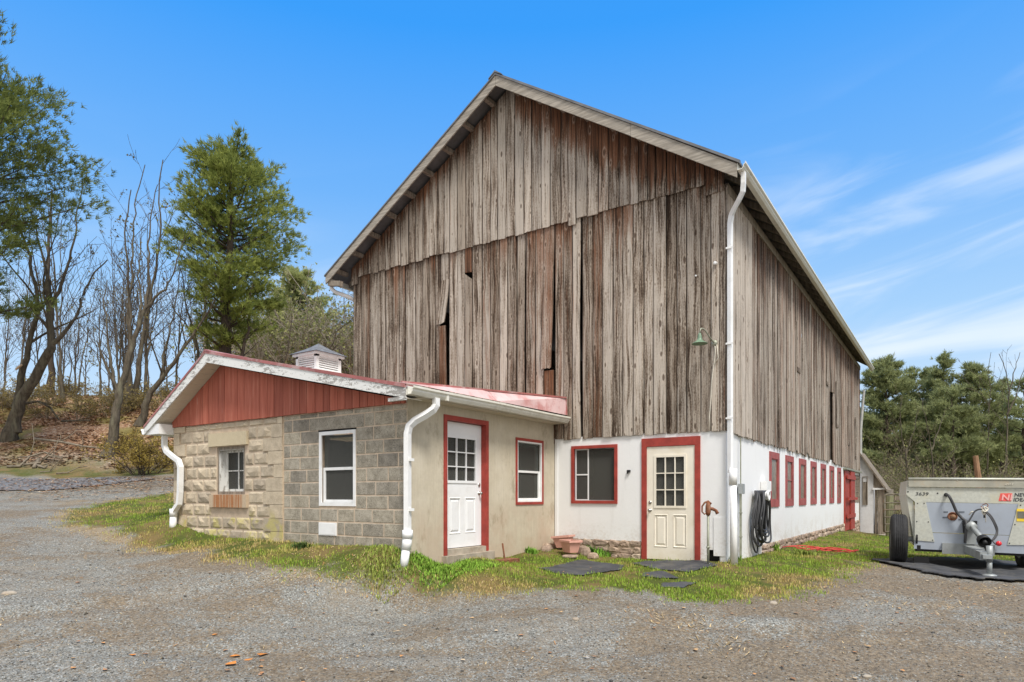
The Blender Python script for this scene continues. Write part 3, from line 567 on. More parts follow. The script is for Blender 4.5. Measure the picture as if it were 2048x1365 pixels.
# ================================================================== shared building pieces
posF=lambda y0:(lambda u,d,z:(u,y0-d,z))          # wall facing the yard (u = x)
posR=lambda x0:(lambda u,d,z:(x0+d,u,z))          # wall facing right (u = y)
def pbox(mb,pos,u0,u1,d0,d1,z0,z1,mi=0,col=None):
    vs=[pos(u,d,z) for z in (z0,z1) for d in (d0,d1) for u in (u0,u1)]
    mb.add(vs,[(0,2,3,1),(4,5,7,6),(0,1,5,4),(2,6,7,3),(0,4,6,2),(1,3,7,5)],mi,None,col)
def wall(mb,pos,u0,u1,z0,z1,holes,th,mi=0):
    us=sorted({u0,u1,*[h[0] for h in holes],*[h[1] for h in holes]}); zs=sorted({z0,z1,*[h[2] for h in holes],*[h[3] for h in holes]})
    us=[u for u in us if u0<=u<=u1]; zs=[z for z in zs if z0<=z<=z1]
    def solid(i,j):
        if not(0<=i<len(us)-1 and 0<=j<len(zs)-1): return False
        u=(us[i]+us[i+1])/2; z=(zs[j]+zs[j+1])/2
        return not any(h[0]<u<h[1] and h[2]<z<h[3] for h in holes)
    for i in range(len(us)-1):
        for j in range(len(zs)-1):
            if not solid(i,j): continue
            a,b,c,d=us[i],us[i+1],zs[j],zs[j+1]
            mb.add([pos(a,0,c),pos(b,0,c),pos(b,0,d),pos(a,0,d)],[(0,1,2,3)],mi); mb.add([pos(a,-th,c),pos(b,-th,c),pos(b,-th,d),pos(a,-th,d)],[(3,2,1,0)],mi)
            for (di,dj,e) in ((-1,0,((a,c),(a,d))),(1,0,((b,d),(b,c))),(0,-1,((b,c),(a,c))),(0,1,((a,d),(b,d)))):
                if not solid(i+di,j+dj):
                    (p,q),(r,s)=e; mb.add([pos(p,0,q),pos(p,-th,q),pos(r,-th,s),pos(r,0,s)],[(0,1,2,3)],mi)
def plank(mb,pos,u0,u1,zb,zt,dep,th,col=None,du=(0,0),dl=(0,0),jag=.012,wob=.004,rings=5,shrink=None,top=None):
    # zb,zt : (left,right) heights ; du : sideways shift at (bottom, top); dl : outward shift at (bottom, top) ; top : painted eave shade plus unweathered brown at the upper end
    if not isinstance(zb,tuple): zb=(zb,zb)
    if not isinstance(zt,tuple): zt=(zt,zt)
    w=u1-u0; cs=[(0,-th),(0,-.006),(.1,0),(.3,.001),(.5,random.uniform(-.003,.003)),(.7,.001),(.9,0),(1,-.006),(1,-th)]
    jg=[random.uniform(-jag,jag) for _ in cs]; jg[1]=jg[0]; jg[-2]=jg[-1]
    ou,ov=random.uniform(0,60),random.uniform(0,60); vs=[];uv=[];fs=[];n=len(cs)
    hw=[random.uniform(-wob,wob) for _ in range(rings)]; hd=[random.uniform(-.003,.003) for _ in range(rings)]
    if col is None: col=(random.random(),random.random(),random.random())
    for k in range(rings):
        t=k/(rings-1)
        for c,(a,dd) in enumerate(cs):
            z=(zb[0]*(1-a)+zb[1]*a+jg[c])*(1-t)+(zt[0]*(1-a)+zt[1]*a)*t
            sh=du[0]*(1-t)**1.5+du[1]*t**2; sr=0 if shrink is None else shrink*math.sin(math.pi*min(1,t*1.05))**.5*a
            vs.append(pos(u0+w*a+sh-sr+hw[k],dep+dd+dl[0]*(1-t)**1.5+dl[1]*t+hd[k],z)); uv.append((ou+w*a,ov+z))
    for k in range(rings-1):
        for c in range(n): fs.append((k*n+c,k*n+(c+1)%n,(k+1)*n+(c+1)%n,(k+1)*n+c))
    fs.append(tuple(range(n))[::-1]); fs.append(tuple((rings-1)*n+c for c in range(n)))
    cl=[]
    for k in range(rings):
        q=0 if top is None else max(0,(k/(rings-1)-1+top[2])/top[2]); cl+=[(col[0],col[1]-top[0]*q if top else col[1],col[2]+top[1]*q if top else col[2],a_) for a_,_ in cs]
    mb.add(vs,fs,0,uv,cl)
def frame_boxes(mb,pos,u0,u1,z0,z1,w,d0,d1,mi=0,top=None,bot=None):
    top=w if top is None else top; bot=w if bot is None else bot
    pbox(mb,pos,u0,u0+w,d0,d1,z0+bot,z1-top,mi); pbox(mb,pos,u1-w,u1,d0,d1,z0+bot,z1-top,mi)
    pbox(mb,pos,u0,u1,d0,d1,z1-top,z1,mi); pbox(mb,pos,u0,u1,d0,d1,z0,z0+bot,mi)
def window(par,pos,u0,u1,z0,z1,trim,tmat,smat,gmat,rail=True,proud=.025,sashw=.035,deep=-.05,label=None,top=None,bot=None,muntin=None,inset_trim=None,slider=False):
    t=MB(); frame_boxes(t,pos,u0,u1,z0,z1,trim,-.01,proud,0,top,bot)
    w=t.build('window',tmat,par)
    if label: w['label']=label
    top=trim if top is None else top; bot=trim if bot is None else bot
    a,b,c,d=u0+trim,u1-trim,z0+bot,z1-top; s=MB()
    if inset_trim: frame_boxes(s,pos,a,b,c,d,inset_trim,deep,.008); a+=inset_trim;b-=inset_trim;c+=inset_trim;d-=inset_trim
    m=(c+d)/2
    if slider:
        mu=a+(b-a)*slider; frame_boxes(s,pos,a,mu,c,d,sashw,deep-.03,deep-.008); frame_boxes(s,pos,mu-.02,b,c,d,sashw*.6,deep-.055,deep-.033); pbox(s,pos,a+sashw,mu-sashw,deep-.028,deep-.010,m-.012,m+.012)
    elif rail:
        frame_boxes(s,pos,a,b,m-.02,d,sashw,deep-.06,deep-.032); frame_boxes(s,pos,a,b,c,m+.02,sashw,deep-.03,deep)
    else: frame_boxes(s,pos,a,b,c,d,sashw,deep-.03,deep)
    if muntin:
        nu,nz=muntin
        for i in range(1,nu): u=a+sashw+(b-a-2*sashw)*i/nu; pbox(s,pos,u-.011,u+.011,deep-.028,deep-.004,c+sashw,d-sashw)
        for j in range(1,nz): z=c+sashw+(d-c-2*sashw)*j/nz; pbox(s,pos,a+sashw,b-sashw,deep-.026,deep-.006,z-.010,z+.010)
    s.build('sash',smat,w); g=MB(); pbox(g,pos,a+.01,b-.01,deep-.024,deep-.020,c+.01,d-.01); g.build('pane',gmat,w)
    return w
def panel_door(par,pos,u0,u1,z0,z1,mat,deep,knob_left,lite=(.16,.84,.52,.90)):
    # slab with a nine-pane light above two raised panels
    s=MB(); W=u1-u0;H=z1-z0; la,lb,lc,ld=u0+W*lite[0],u0+W*lite[1],z0+H*lite[2],z0+H*lite[3]
    pp=[(u0+W*.17,u0+W*.43),(u0+W*.57,u0+W*.83)]; pz=(z0+H*.115,z0+H*.395)
    wall(s,lambda u,d,z:pos(u,d+deep,z),u0,u1,z0,z1,[(la,lb,lc,ld)]+[(p,q,pz[0],pz[1]) for p,q in pp],.044)
    for p,q in pp:
        pbox(s,pos,p,q,deep-.04,deep-.012,pz[0],pz[1])
        def ring(i,d): return [pos(p+i,deep+d,pz[0]+i),pos(q-i,deep+d,pz[0]+i),pos(q-i,deep+d,pz[1]-i),pos(p+i,deep+d,pz[1]-i)]
        r0=ring(.028,-.010); r1=ring(.055,.002)
        s.add(r0+r1,[(0,1,5,4),(1,2,6,5),(2,3,7,6),(3,0,4,7),(4,5,6,7)])
        r0=ring(-.012,.0005); r1=ring(.0,.008); r2=ring(.014,-.011)
        s.add(r0+r1+r2,[(i,(i+1)%4,4+(i+1)%4,4+i) for i in range(4)]+[(4+i,4+(i+1)%4,8+(i+1)%4,8+i) for i in range(4)])
    frame_boxes(s,pos,la-.03,lb+.03,lc-.03,ld+.03,.042,deep-.0005,deep+.012)
    d=s.build('door',mat,par); m=MB()
    for i in (1,2):
        u=la+(lb-la)*i/3; pbox(m,pos,u-.010,u+.010,deep-.018,deep+.006,lc,ld); z=lc+(ld-lc)*i/3; pbox(m,pos,la,lb,deep-.016,deep+.004,z-.009,z+.009)
    m.build('muntin_grid',mat,d); g=MB(); pbox(g,pos,la-.005,lb+.005,deep-.030,deep-.026,lc-.005,ld+.005); g.build('pane',M['glass'],d)
    ku=u0+.065 if knob_left else u1-.065; kz=z0+H*.435
    h=MB(); ax=Vector(pos(0,1,0))-Vector(pos(0,0,0))
    h.lathe(pos(ku,deep,kz),ax,[(.0,.0),(.032,.0),(.032,.008),(.012,.012),(.011,.035),(.026,.045),(.028,.058),(.02,.068),(.0,.07)],14)
    h.build('handle',M['metal'],d,True)
    h=MB(); h.lathe(pos(ku,deep,kz+.14),ax,[(0,0),(.03,0),(.028,.014),(.012,.018),(0,.019)],14); h.build('deadbolt',M['metal'],d,True)
    return d
def sweep_profile(mb,prof,y0,y1,cap=True,mi=0,bow=None):   # profile (x,z) swept along y
    n=len(prof); ys=[y0,y1] if bow is None else list(np.linspace(y0,y1,12)); vs=[];fs=[]
    for y in ys:
        b=0 if bow is None else bow(y)
        vs+=[(x,y,z+b) for x,z in prof]
    for k in range(len(ys)-1): fs+=[(k*n+i,k*n+(i+1)%n,(k+1)*n+(i+1)%n,(k+1)*n+i) for i in range(n)]
    if cap: fs+=[tuple(range(n))[::-1],tuple((len(ys)-1)*n+i for i in range(n))]
    mb.add(vs,fs,mi)
# ================================================================== BARN
BL,BW=19.05,-9.07; RXx,RZ=-4.45,9.62; YR=-.42
RT=(.318,6.51); LT=(-9.55,6.54)
def roofz(x): return RZ-(x-RXx)*(RZ-RT[1])/(RT[0]-RXx) if x>=RXx else RZ-(RXx-x)*(RZ-LT[1])/(RXx-LT[0])
barn=thing('barn','tall grey plank barn with white painted ground floor and gable end to the yard','barn',(-4.5,0,0))
F0=posF(0); R0=posR(0); X_=lambda px:onY(px,900)[0]; ZF=lambda px,py:onY(px,py)[2]
# lower gable-end boards
fb=[706]+[660+.39063*v for v in (160,203,245,285,325,355,385,435,472,505,540,565,608,650,690,727,778,820,870,910,955,1005,1053,1095,1150,1195,1240,1285,1345,1395,1450,1500,1552,1605,1655,1722,1775,1825,1897,1950)]+[1440]
fb=[X_(p) for p in fb]; fs_=MB(); prevd=0
for i in range(len(fb)-1):
    u0,u1=fb[i],fb[i+1]; cx=(u0+u1)/2; dep=random.uniform(-.014,.014); gap=random.choice([.006,.008,.010,.010,.013,.018])
    shed_=cx<-3.45; zb=(2.27 if cx>-3.45 else 2.2)+random.uniform(-.012,.012); zt=6.62
    redd=-.02+.40*(vnoise(np.array([cx*.9]),np.array([3.]),5)[0])+(.10 if cx<-3.5 else -.04); gry=.36+.42*random.random()
    colr=(random.random(),gry,redd+random.uniform(-.16,.16)+(.2 if random.random()<.1 else 0)); a,b=u0+gap/2,u1-gap/2
    px=HX; mid=None
    def inpx(p): return u0<=X_(p)<u1
    if inpx(889):
        plank(fs_,F0,a,b,ZF(889,560),zt,dep,.024,colr,rings=4,jag=0); plank(fs_,F0,a,b,ZF(889,646),ZF(889,560),dep+.004,.024,(.7,.62,.2),du=(-.105,0),dl=(.035,0),rings=8,jag=.05)
        plank(fs_,F0,a-.02,b-.05,zb,ZF(889,652),dep+.012,.024,(.3,.3,.85),du=(0.02,-.02),dl=(0,.03),rings=7,jag=.01)
    elif inpx(937):
        plank(fs_,F0,a,b,ZF(937,543),zt,dep,.024,(.5,.3,.9),jag=.03,rings=4); plank(fs_,F0,a,b,zb,(ZF(937,547),ZF(937,560)),dep,.024,colr,rings=6)
    elif inpx(1047): plank(fs_,F0,a,b,zb,zt,dep,.024,colr,shrink=.05,rings=9)
    elif inpx(1098):
        plank(fs_,F0,a,b,ZF(1098,738),zt,dep,.024,(.6,.6,.7),du=(-.05,0),dl=(.05,0),jag=.015,rings=8); plank(fs_,F0,a,b,zb,ZF(1098,742),dep,.024,(.25,.15,.95),dl=(0,.02),rings=4)
    elif inpx(1153): plank(fs_,F0,a,b,zb,zt,dep+.006,.024,(.75,.72,.2),shrink=.028,rings=9)
    elif inpx(1174): plank(fs_,F0,a+.02,b,zb,zt,dep,.024,colr,rings=7)
    else: plank(fs_,F0,a,b,zb,zt,dep,.024,colr,du=(random.uniform(-.006,.006),0),rings=9,top=(.25,.75*random.random(),.20))  # board tops below the lap: shade and red-brown stain both put into the tint
fs_.build('front_siding',M['wood'],barn)
# upper gable boards lap over the lower ones
ub=MB(); u=BW-.02; h=lambda x: roofz(x)-.10
while u<-.07:
    w=random.uniform(.15,.25); v=min(u+w,-.02); cx=(u+v)/2; zb=6.50+random.uniform(-.018,.018)
    if cx<-8.85: zb=6.33
    elif cx>-.27: zb=6.31
    if X_(1150)<=cx<X_(1163): zb=ZF(1155,398)
    if X_(1139)<=cx<X_(1150): zb=6.40
    if .3<random.random()<.36: zb+=.05
    g_=random.choice([.006,.008,.010,.013,.016])
    mid=-4.5; edge=min(1,abs(cx-mid)/4.4)
    colr=(random.random(),.42+.36*random.random()+.10*(1-edge),.16+.26*edge*(cx>RXx)+random.uniform(-.15,.15)); tp_=(.70 if cx>RXx else .40,.7*random.random()+(.75 if cx>RXx else .25),min(.95,(.9 if cx>RXx else .55)/max(.4,h(cx)-zb)))  # tp_ darkens towards the rake: painted shade mixed with less bleached wood
    if u<RXx<v:
        plank(ub,F0,u+.002,RXx,zb,(h(u),h(RXx)),.040,.024,colr); plank(ub,F0,RXx,v-.002,zb,(h(RXx),h(v)),.040,.024,colr)
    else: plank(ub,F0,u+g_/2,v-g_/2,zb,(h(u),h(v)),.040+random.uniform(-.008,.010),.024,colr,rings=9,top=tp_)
    u=v
ub.build('gable_siding',M['wood'],barn)
cb_=MB(); plank(cb_,F0,-.112,-.004,2.27,6.4,.018,.028,(.4,.4,.4)); plank(cb_,R0,-.02,.05,2.26,6.4,.022,.02,(.5,.55,.3)); cb_.build('corner_board',M['wood_side'],barn)
# right-hand long wall boards
sb=MB(); u=.055; k=0
while u<BL:
    w=random.uniform(.13,.21) if u>1.6 else .165; v=min(u+w,BL+.02); cx=(u+v)/2
    zb=2.248-.0053*cx+random.uniform(-.015,.015)+(random.uniform(-.05,.07) if cx>4 and random.random()<.35 else 0); zt=6.45
    dep=random.uniform(-.010,.012) if u>1.6 else .012; gap=random.choice([.006,.008,.012,.016,.02,.03]) if u>1.6 else .007
    if random.random()<.09 and u>4: gap=random.uniform(.04,.06)
    colr=(random.uniform(.25,1),random.uniform(.40,.85),random.uniform(.1,.75)) if u>1.6 else (.9,.80+.1*random.random(),.05)
    if 11.15<cx<11.75: plank(sb,R0,u+.003,v-.003,onX(1662,785)[2],zt,dep,.024,colr,dl=(.05,0) if cx>11.4 else (0,0)); plank(sb,R0,u,v,2.15,onX(1662,790)[2],-.16,.024,(.1,.1,.3))
    elif abs(cx-8.0)<.1: plank(sb,R0,u+.02,v-.03,zb-.03,zt,dep,.024,colr,du=(-.09,0),shrink=.05,rings=8)
    elif abs(cx-5.4)<.09: plank(sb,R0,u+.02,v-.02,zb,zt,dep+.01,.024,colr,du=(-.10,0),dl=(.04,0),rings=8)
    else: plank(sb,R0,u+gap/2,v-gap/2,zb,zt,dep,.024,colr,du=(random.uniform(-.02,.02),0),dl=(random.uniform(0,.02),0),rings=10,top=(.62*(u>1.6),.25+.3*random.random(),random.uniform(.18,.5)))  # eave shade is coloured into the board tops, with brown unweathered wood
    u=v
for (yy,z0_,z1_) in [(5.9,4.2,5.4),(10.4,4.5,5.9),(12.4,3.4,4.9),(15.2,3.0,4.4),(17.3,2.6,4.2)]:   # patches and hatch battens
    plank(sb,R0,yy,yy+.45,z0_,z0_+.10,.034,.02,(.3,.4,.4)); plank(sb,R0,yy,yy+.09,z0_+.1,z1_,.034,.02,(.4,.5,.4))
sb.build('side_siding',M['wood_side'],barn)
ob=MB(); pbox(ob,lambda u,d,z:(BW-d,u,z),0.03,BL,-.03,0,-.3,6.5); pbox(ob,lambda u,d,z:(u,BL+d,z),BW,0,-.04,-.01,-.6,6.5)
ob.prism([(BW,BL-.04,6.5),(0,BL-.04,6.5),(RXx,BL-.04,9.4)],(0,.03,0)); ob.build('rear_siding',M['oldwood'],barn)
# white ground storey
ww=MB(); wf=posF(.028)
FW=(-2.972,-2.001,1.017,2.126); FD=(-1.517,-.443,.0,2.201)
wall(ww,wf,-3.353,-.002,-.15,2.30,[(FW[0]+.02,FW[1]-.02,FW[2]+.02,FW[3]-.02),(FD[0]+.05,FD[1]-.05,-.16,FD[3]-.05),(-3.36,FD[0]+.05,-.16,.334),(-.34,-.10,-.16,.24)],.10)
pbox(ww,wf,-.215,-.010,.001,.012,.14,.80); pbox(ww,wf,-3.34,-3.28,.0,.015,.30,2.26)
wr=posR(-.028); SW=[(3.24,4.147),(4.826,5.71),(6.423,7.338),(8.022,8.906),(9.639,10.543),(11.269,12.168),(12.919,13.739)]
wh=[(a+.02,b-.02,.94,2.07) for a,b in SW]+[(14.55,16.8,-.2,2.06),(17.68,19.0,.92,1.95)]
wall(ww,wr,.072,BL,-.20,2.29,wh+[(2.62,BL+1,-.3,.168)],.10)
for yy in (2.44,4.88,7.32,9.76): pass
ww.build('white_wall',M['white'],barn)
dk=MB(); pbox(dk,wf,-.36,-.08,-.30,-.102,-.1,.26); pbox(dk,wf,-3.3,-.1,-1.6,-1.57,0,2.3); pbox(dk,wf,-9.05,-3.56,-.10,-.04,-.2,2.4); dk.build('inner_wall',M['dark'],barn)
# field-stone footing
def stones(name,pos,u0,u1,z0,z1,par,size=.24,proud=.05):
    s=MB(); pbox(s,pos,u0,u1,-.12,-.004,z0,z1-.01,1)
    rows=max(2,int(round((z1-z0)/(size*.52)))); zz=np.linspace(z0,z1,rows+1)
    for r in range(rows):
        u=u0
        while u<u1-.03:
            w=size*random.uniform(.5,1.5); v=min(u+w,u1); h0=zz[r]+random.uniform(-.03,.03)*(r>0); h1=zz[r+1]+random.uniform(-.03,.03)*(r<rows-1)
            n=9; cu,cz=(u+v)/2,(h0+h1)/2; tp=random.uniform(.25,1)*proud; vs=[]; ph=random.uniform(0,6)
            for (sc,dd) in ((1.03,-.006),(.93,tp*.6),(.66,tp),(.3,tp*random.uniform(.8,1.1))):
                for q in range(n):
                    t=2*math.pi*q/n; e=1/max(abs(math.cos(t)),abs(math.sin(t)))**.75; jr=1+.12*math.sin(3*t+ph)+random.uniform(-.06,.06)
                    vs.append(pos(cu+math.cos(t)*e*sc*(v-u)*.48*jr,dd+random.uniform(-.004,.004),cz+math.sin(t)*e*sc*(h1-h0)*.48*jr))
            fs=[(k*n+i,k*n+(i+1)%n,(k+1)*n+(i+1)%n,(k+1)*n+i) for k in range(3) for i in range(n)]+[tuple(3*n+i for i in range(n))]
            s.add(vs,fs,0,None,(random.random(),0,0,1)); u=v
    return s.build(name,[M['stone'],M['mortar']],par)
stones('stone_footing',posF(.03),-3.35,-1.53,-.15,.345,barn)
stones('stone_footing',posR(-.03),2.60,14.55,-.32,.178,barn,.26); stones('stone_footing',posR(-.03),16.85,BL,-.6,.168,barn,.26)
# openings
window(barn,wf,*FW,.058,M['red'],M['vinyl'],M['glass'],slider=.34,sashw=.022,deep=-.03)
fr=MB(); frame_boxes(fr,wf,FD[0],FD[1],-.05,FD[3],.095,-.01,.03,0,.15,.001); fr.build('door_frame',M['red'],barn)
d=panel_door(barn,wf,-1.42,-.54,.03,2.045,M['cream'],.012,True,(.19,.80,.47,.91)); d['label']='cream door with stained lower panels'
for i,(a,b) in enumerate(SW):
    window(barn,wr,a,b,.922+random.uniform(-.01,.01),2.10,.15,M['redside'],M['redside'],M['dustypane'],rail=i in (1,6),top=.14,bot=.15,sashw=.02,deep=.012,proud=.022)
s=MB()
for k in range(2): a=14.5+k*1.16; pbox(s,wr,a,a+1.15,.004+.05*k,.05+.05*k,-.08,2.05)
for zz in (.35,1.75): pbox(s,wr,14.55,16.8,.104,.13,zz,zz+.14)
pbox(s,wr,14.6,17.1,.132,.16,1.0,1.10); s.build('red_door',M['red'],barn); s=MB(); pbox(s,wr,14.3,19.0,.01,.12,2.08,2.14); s.build('door_rail',M['galv'],barn)
window(barn,wr,17.62,19.05,.90,1.98,.12,M['oldwood'],M['oldwood'],M['dustypane'],rail=False,muntin=(3,3),deep=.01,proud=.02,label='grey unpainted window')
# roof, ribs and ridge
rf=MB(); Y1=19.75
for (x0,z0,x1,z1) in ((RXx,RZ,RT[0]+.03,RT[1]-.02),(RXx,RZ,LT[0]-.03,LT[1]-.02)):
    n=40; ys=np.linspace(YR-.05,Y1,n)
    rf.prism([(x0,YR-.05,z0),(x1,YR-.05,z1),(x1,YR-.05,z1+.035),(x0,YR-.05,z0+.035)],(0,Y1-YR+.05,0))
    L=Vector((x1-x0,0,z1-z0)); 
    for y in np.arange(YR,Y1,.6): rf.obox((x0+L.x/2,y,z0+L.z/2+.045),L*.5,(0,.02,0),(0,0,.012))
rf.prism([(RXx-.16,YR-.06,RZ-.045),(RXx,YR-.06,RZ+.045),(RXx+.16,YR-.06,RZ-.05),(RXx+.16,YR-.06,RZ-.035),(RXx,YR-.06,RZ+.085),(RXx-.16,YR-.06,RZ-.03)],(0,Y1-YR+.1,0))
rf.build('roof',M['roofmetal'],barn)
def rake(xa,za,xb,zb_,h,name='rake_board'):
    s=MB(); s.prism([(xa,YR-.03,za),(xb,YR-.03,zb_),(xb,YR-.03,zb_-h),(xa,YR-.03,za-h)],(0,.03,0)); s.build(name,M['rake'],barn)
jx=onY(1262,250,YR)[0]
rake(RXx+.003,RZ-.005,jx-.003,roofz(jx)-.005,.205); rake(jx+.003,roofz(jx)-.005,RT[0]-.02,RT[1]-.015,.215); rake(LT[0],LT[1]-.005,RXx-.003,RZ-.005,.20)
def one(nm,mat,par,fn):
    t=MB(); fn(t); return t.build(nm,mat,par)
for i in range(9):
    for sgn in (-1,1):
        x=RXx+sgn*(.35+i*.56) if sgn<0 else RXx+.3+i*.53
        if LT[0]+.2<x<RT[0]-.1: one('lookout',M['oldwood'],barn,lambda t:t.box(x-.045,x+.045,YR+.002,.0,roofz(x)-.11,roofz(x)-.02))
for y in np.arange(.3,BL,.62): one('rafter_tail',M['oldwood'],barn,lambda t:t.beam((-.15,y,roofz(-.15)-.07),(RT[0]-.01,y,roofz(RT[0])-.05),.06,.10))
for y in (.3,.92): one('rafter_tail',M['oldwood'],barn,lambda t:t.beam((BW+.1,y,roofz(BW+.1)-.08),(LT[0]+.02,y,roofz(LT[0])-.05),.06,.10))
lk=MB(); lk.box(-.05,.02,.06,BL,6.30,6.46); lk.beam((LT[0]+.05,YR+.05,6.36),(BW,YR+.05,6.28),.10,.12)
lk.build('eave_beam',M['oldwood'],barn)
gt=MB(); sweep_profile(gt,[(.300,6.505),(.300,6.395),(.375,6.395),(.405,6.43),(.405,6.455),(.435,6.475),(.435,6.505),(.425,6.505),(.425,6.482),(.397,6.462),(.395,6.435),(.370,6.405),(.31,6.405),(.31,6.505)],YR-.02,20.1); gt.build('gutter',M['gutter'],barn)
gt=MB(); sweep_profile(gt,[(-9.56,6.52),(-9.56,6.41),(-9.64,6.41),(-9.69,6.47),(-9.69,6.52)],YR+.1,19.8); gt.build('gutter',M['gutter'],barn)
ds=MB(); ds.tube([(.365,-.30,6.40),(.365,-.30,6.22),(.35,-.28,6.10),(.28,-.22,6.02),(.16,-.10,5.93),(.10,-.04,5.86),(.075,-.02,5.74),(.075,-.02,4.0),(.075,-.02,1.55)],.056,4,flat=.8,ph=math.pi/4); dsp=ds.build('downspout',M['vinyl'],barn)
ds=MB(); ds.tube([(.13,-.05,1.62),(.13,-.05,1.35)],.066,14); ds.tube([(.13,-.05,1.36),(.145,-.06,.6),(.16,-.07,-.05)],.058,14); ds.build('drain_pipe',M['vinyl'],dsp,True)
for zz in (5.3,3.7,2.45): one('bracket',M['vinyl'],dsp,lambda t:pbox(t,F0,.015,.135,.06,.075,zz,zz+.03))
ds=MB(); ds.tube([(-9.62,-.2,6.42),(-9.62,-.2,6.3),(-9.5,-.16,6.2),(-9.17,-.02,6.06),(-9.15,.35,5.95),(-9.14,.9,5.8),(-9.14,.9,1.0)],.05,8); ds.build('downspout',M['vinyl'],barn,True)
cd=MB(); cd.tube([(.025,.82,1.22),(.025,.82,-.05)],.022,8); cd.tube([(.025,.82,1.36),(.025,.82,2.2)],.012,6); cd.tube([(.02,.20,1.6),(.02,.20,.1),(.10,.16,.05)],.011,6)
for zz in (.85,.42): cd.box(.003,.05,.79,.85,zz,zz+.02)
cdo=cd.build('conduit',M['galv'],barn); cd=MB(); cd.box(.002,.075,.745,.895,1.20,1.38); cd.box(.075,.082,.755,.885,1.21,1.37); cd.build('junction_box',M['spsteel'],cdo)
pb=MB(); pb.box(-.02,.10,2.50,2.86,1.26,1.46); pb.build('electric_box',M['vinyl'],barn)
for (px,py,r_) in [(1432,528,.032),(1393,553,.018)]: q=onY(px,py); one('insulator',M['vinyl'],barn,lambda t:t.lathe((q[0],-.02,q[2]),(0,-1,0),[(.0,.0),(r_,0),(r_*.8,r_*1.4),(.0,r_*1.6)],10))
hk=MB(); hk.box(-1.80,-1.74,-.012,.024,1.60,1.64); hk.box(-1.80,-1.785,-.012,.024,1.57,1.62); hk.build('latch_hook',M['black'],barn)
# ================================================================== BLOCK SHED
shed=thing('block_shed','low block and stucco shed with red gable boards and red metal roof against the barn','shed',(-6.4,-2.1,.3))
YS=-4.182; SF=posF(YS); XS=-3.353; SS=posR(XS); YK=-4.50; SL=-9.55
RA=(-7.92,3.72); RR=(-3.08,2.665); RL=(-10.06,2.50)
def sroof(x): return RA[1]-(x-RA[0])*(RA[1]-RR[1])/(RR[0]-RA[0]) if x>=RA[0] else RA[1]-(RA[0]-x)*(RA[1]-RL[1])/(RA[0]-RL[0])
W1=(-8.11,-7.25,1.19,2.06); W2=(-5.263,-4.42,1.006,2.187); VN=(-5.263,-4.849,.539,.741); LIN1=(-8.324,-7.15,2.075,2.315); SIL1=(-8.291,-7.15,.955,1.185); LIN2=(-5.50,-4.235,2.215,2.42)
mw=MB(); wall(mw,SF,SL,XS-.004,-.3,2.53,[W1,W2],.20); mw.build('mortar_wall',M['mortar'],shed)
def cells(u0,u1,z0,z1,holes):
    out=[(u0,u1)]
    for h in holes:
        if h[3]<=z0+.03 or h[2]>=z1-.03: continue
        nx_=[]
        for a,b in out:
            if h[1]<=a or h[0]>=b: nx_.append((a,b)); continue
            if h[0]>a: nx_.append((a,h[0]))
            if h[1]<b: nx_.append((h[1],b))
        out=nx_
    return [c for c in out if c[1]-c[0]>.05]
# grey cinder blocks
gb=MB(); zs=[2.505,2.425]+[2.425-.2085*k for k in range(1,14)]
for r in range(len(zs)-1):
    z1,z0=zs[r],zs[r+1]
    for (a,b) in cells(-6.165,XS-.004,z0,z1,[W2,VN,LIN2]):
        u=a; off=.21 if r%2 else .42; first=True
        while u<b-.01:
            w=(off if first else .42); v=min(u+w+random.uniform(-.05,.05),b)
            if b-v<.09: v=b
            g_=.010; jz=random.uniform(-.003,.003); d_=random.uniform(.003,.007); tn=(min(1,max(0,random.gauss(.5,.25))),0,0,1)
            c=[SF(u+g_,0,z0+g_+jz),SF(v-g_,0,z0+g_+jz),SF(v-g_,0,z1-g_+jz),SF(u+g_,0,z1-g_+jz)]
            e=.006; f=[SF(u+g_+e,d_,z0+g_+e+jz),SF(v-g_-e,d_,z0+g_+e+jz),SF(v-g_-e,d_,z1-g_-e+jz),SF(u+g_+e,d_,z1-g_-e+jz)]
            gb.add(c+f,[(4,5,6,7),(0,1,5,4),(1,2,6,5),(2,3,7,6),(3,0,4,7)],0,None,tn); u=v; first=False
pbox(gb,SF,LIN2[0]+.006,LIN2[1]-.006,0,.006,LIN2[2]+.004,LIN2[3]-.006,0,(.3,0,0,1)); gb.build('block_wall',M['block'],shed)
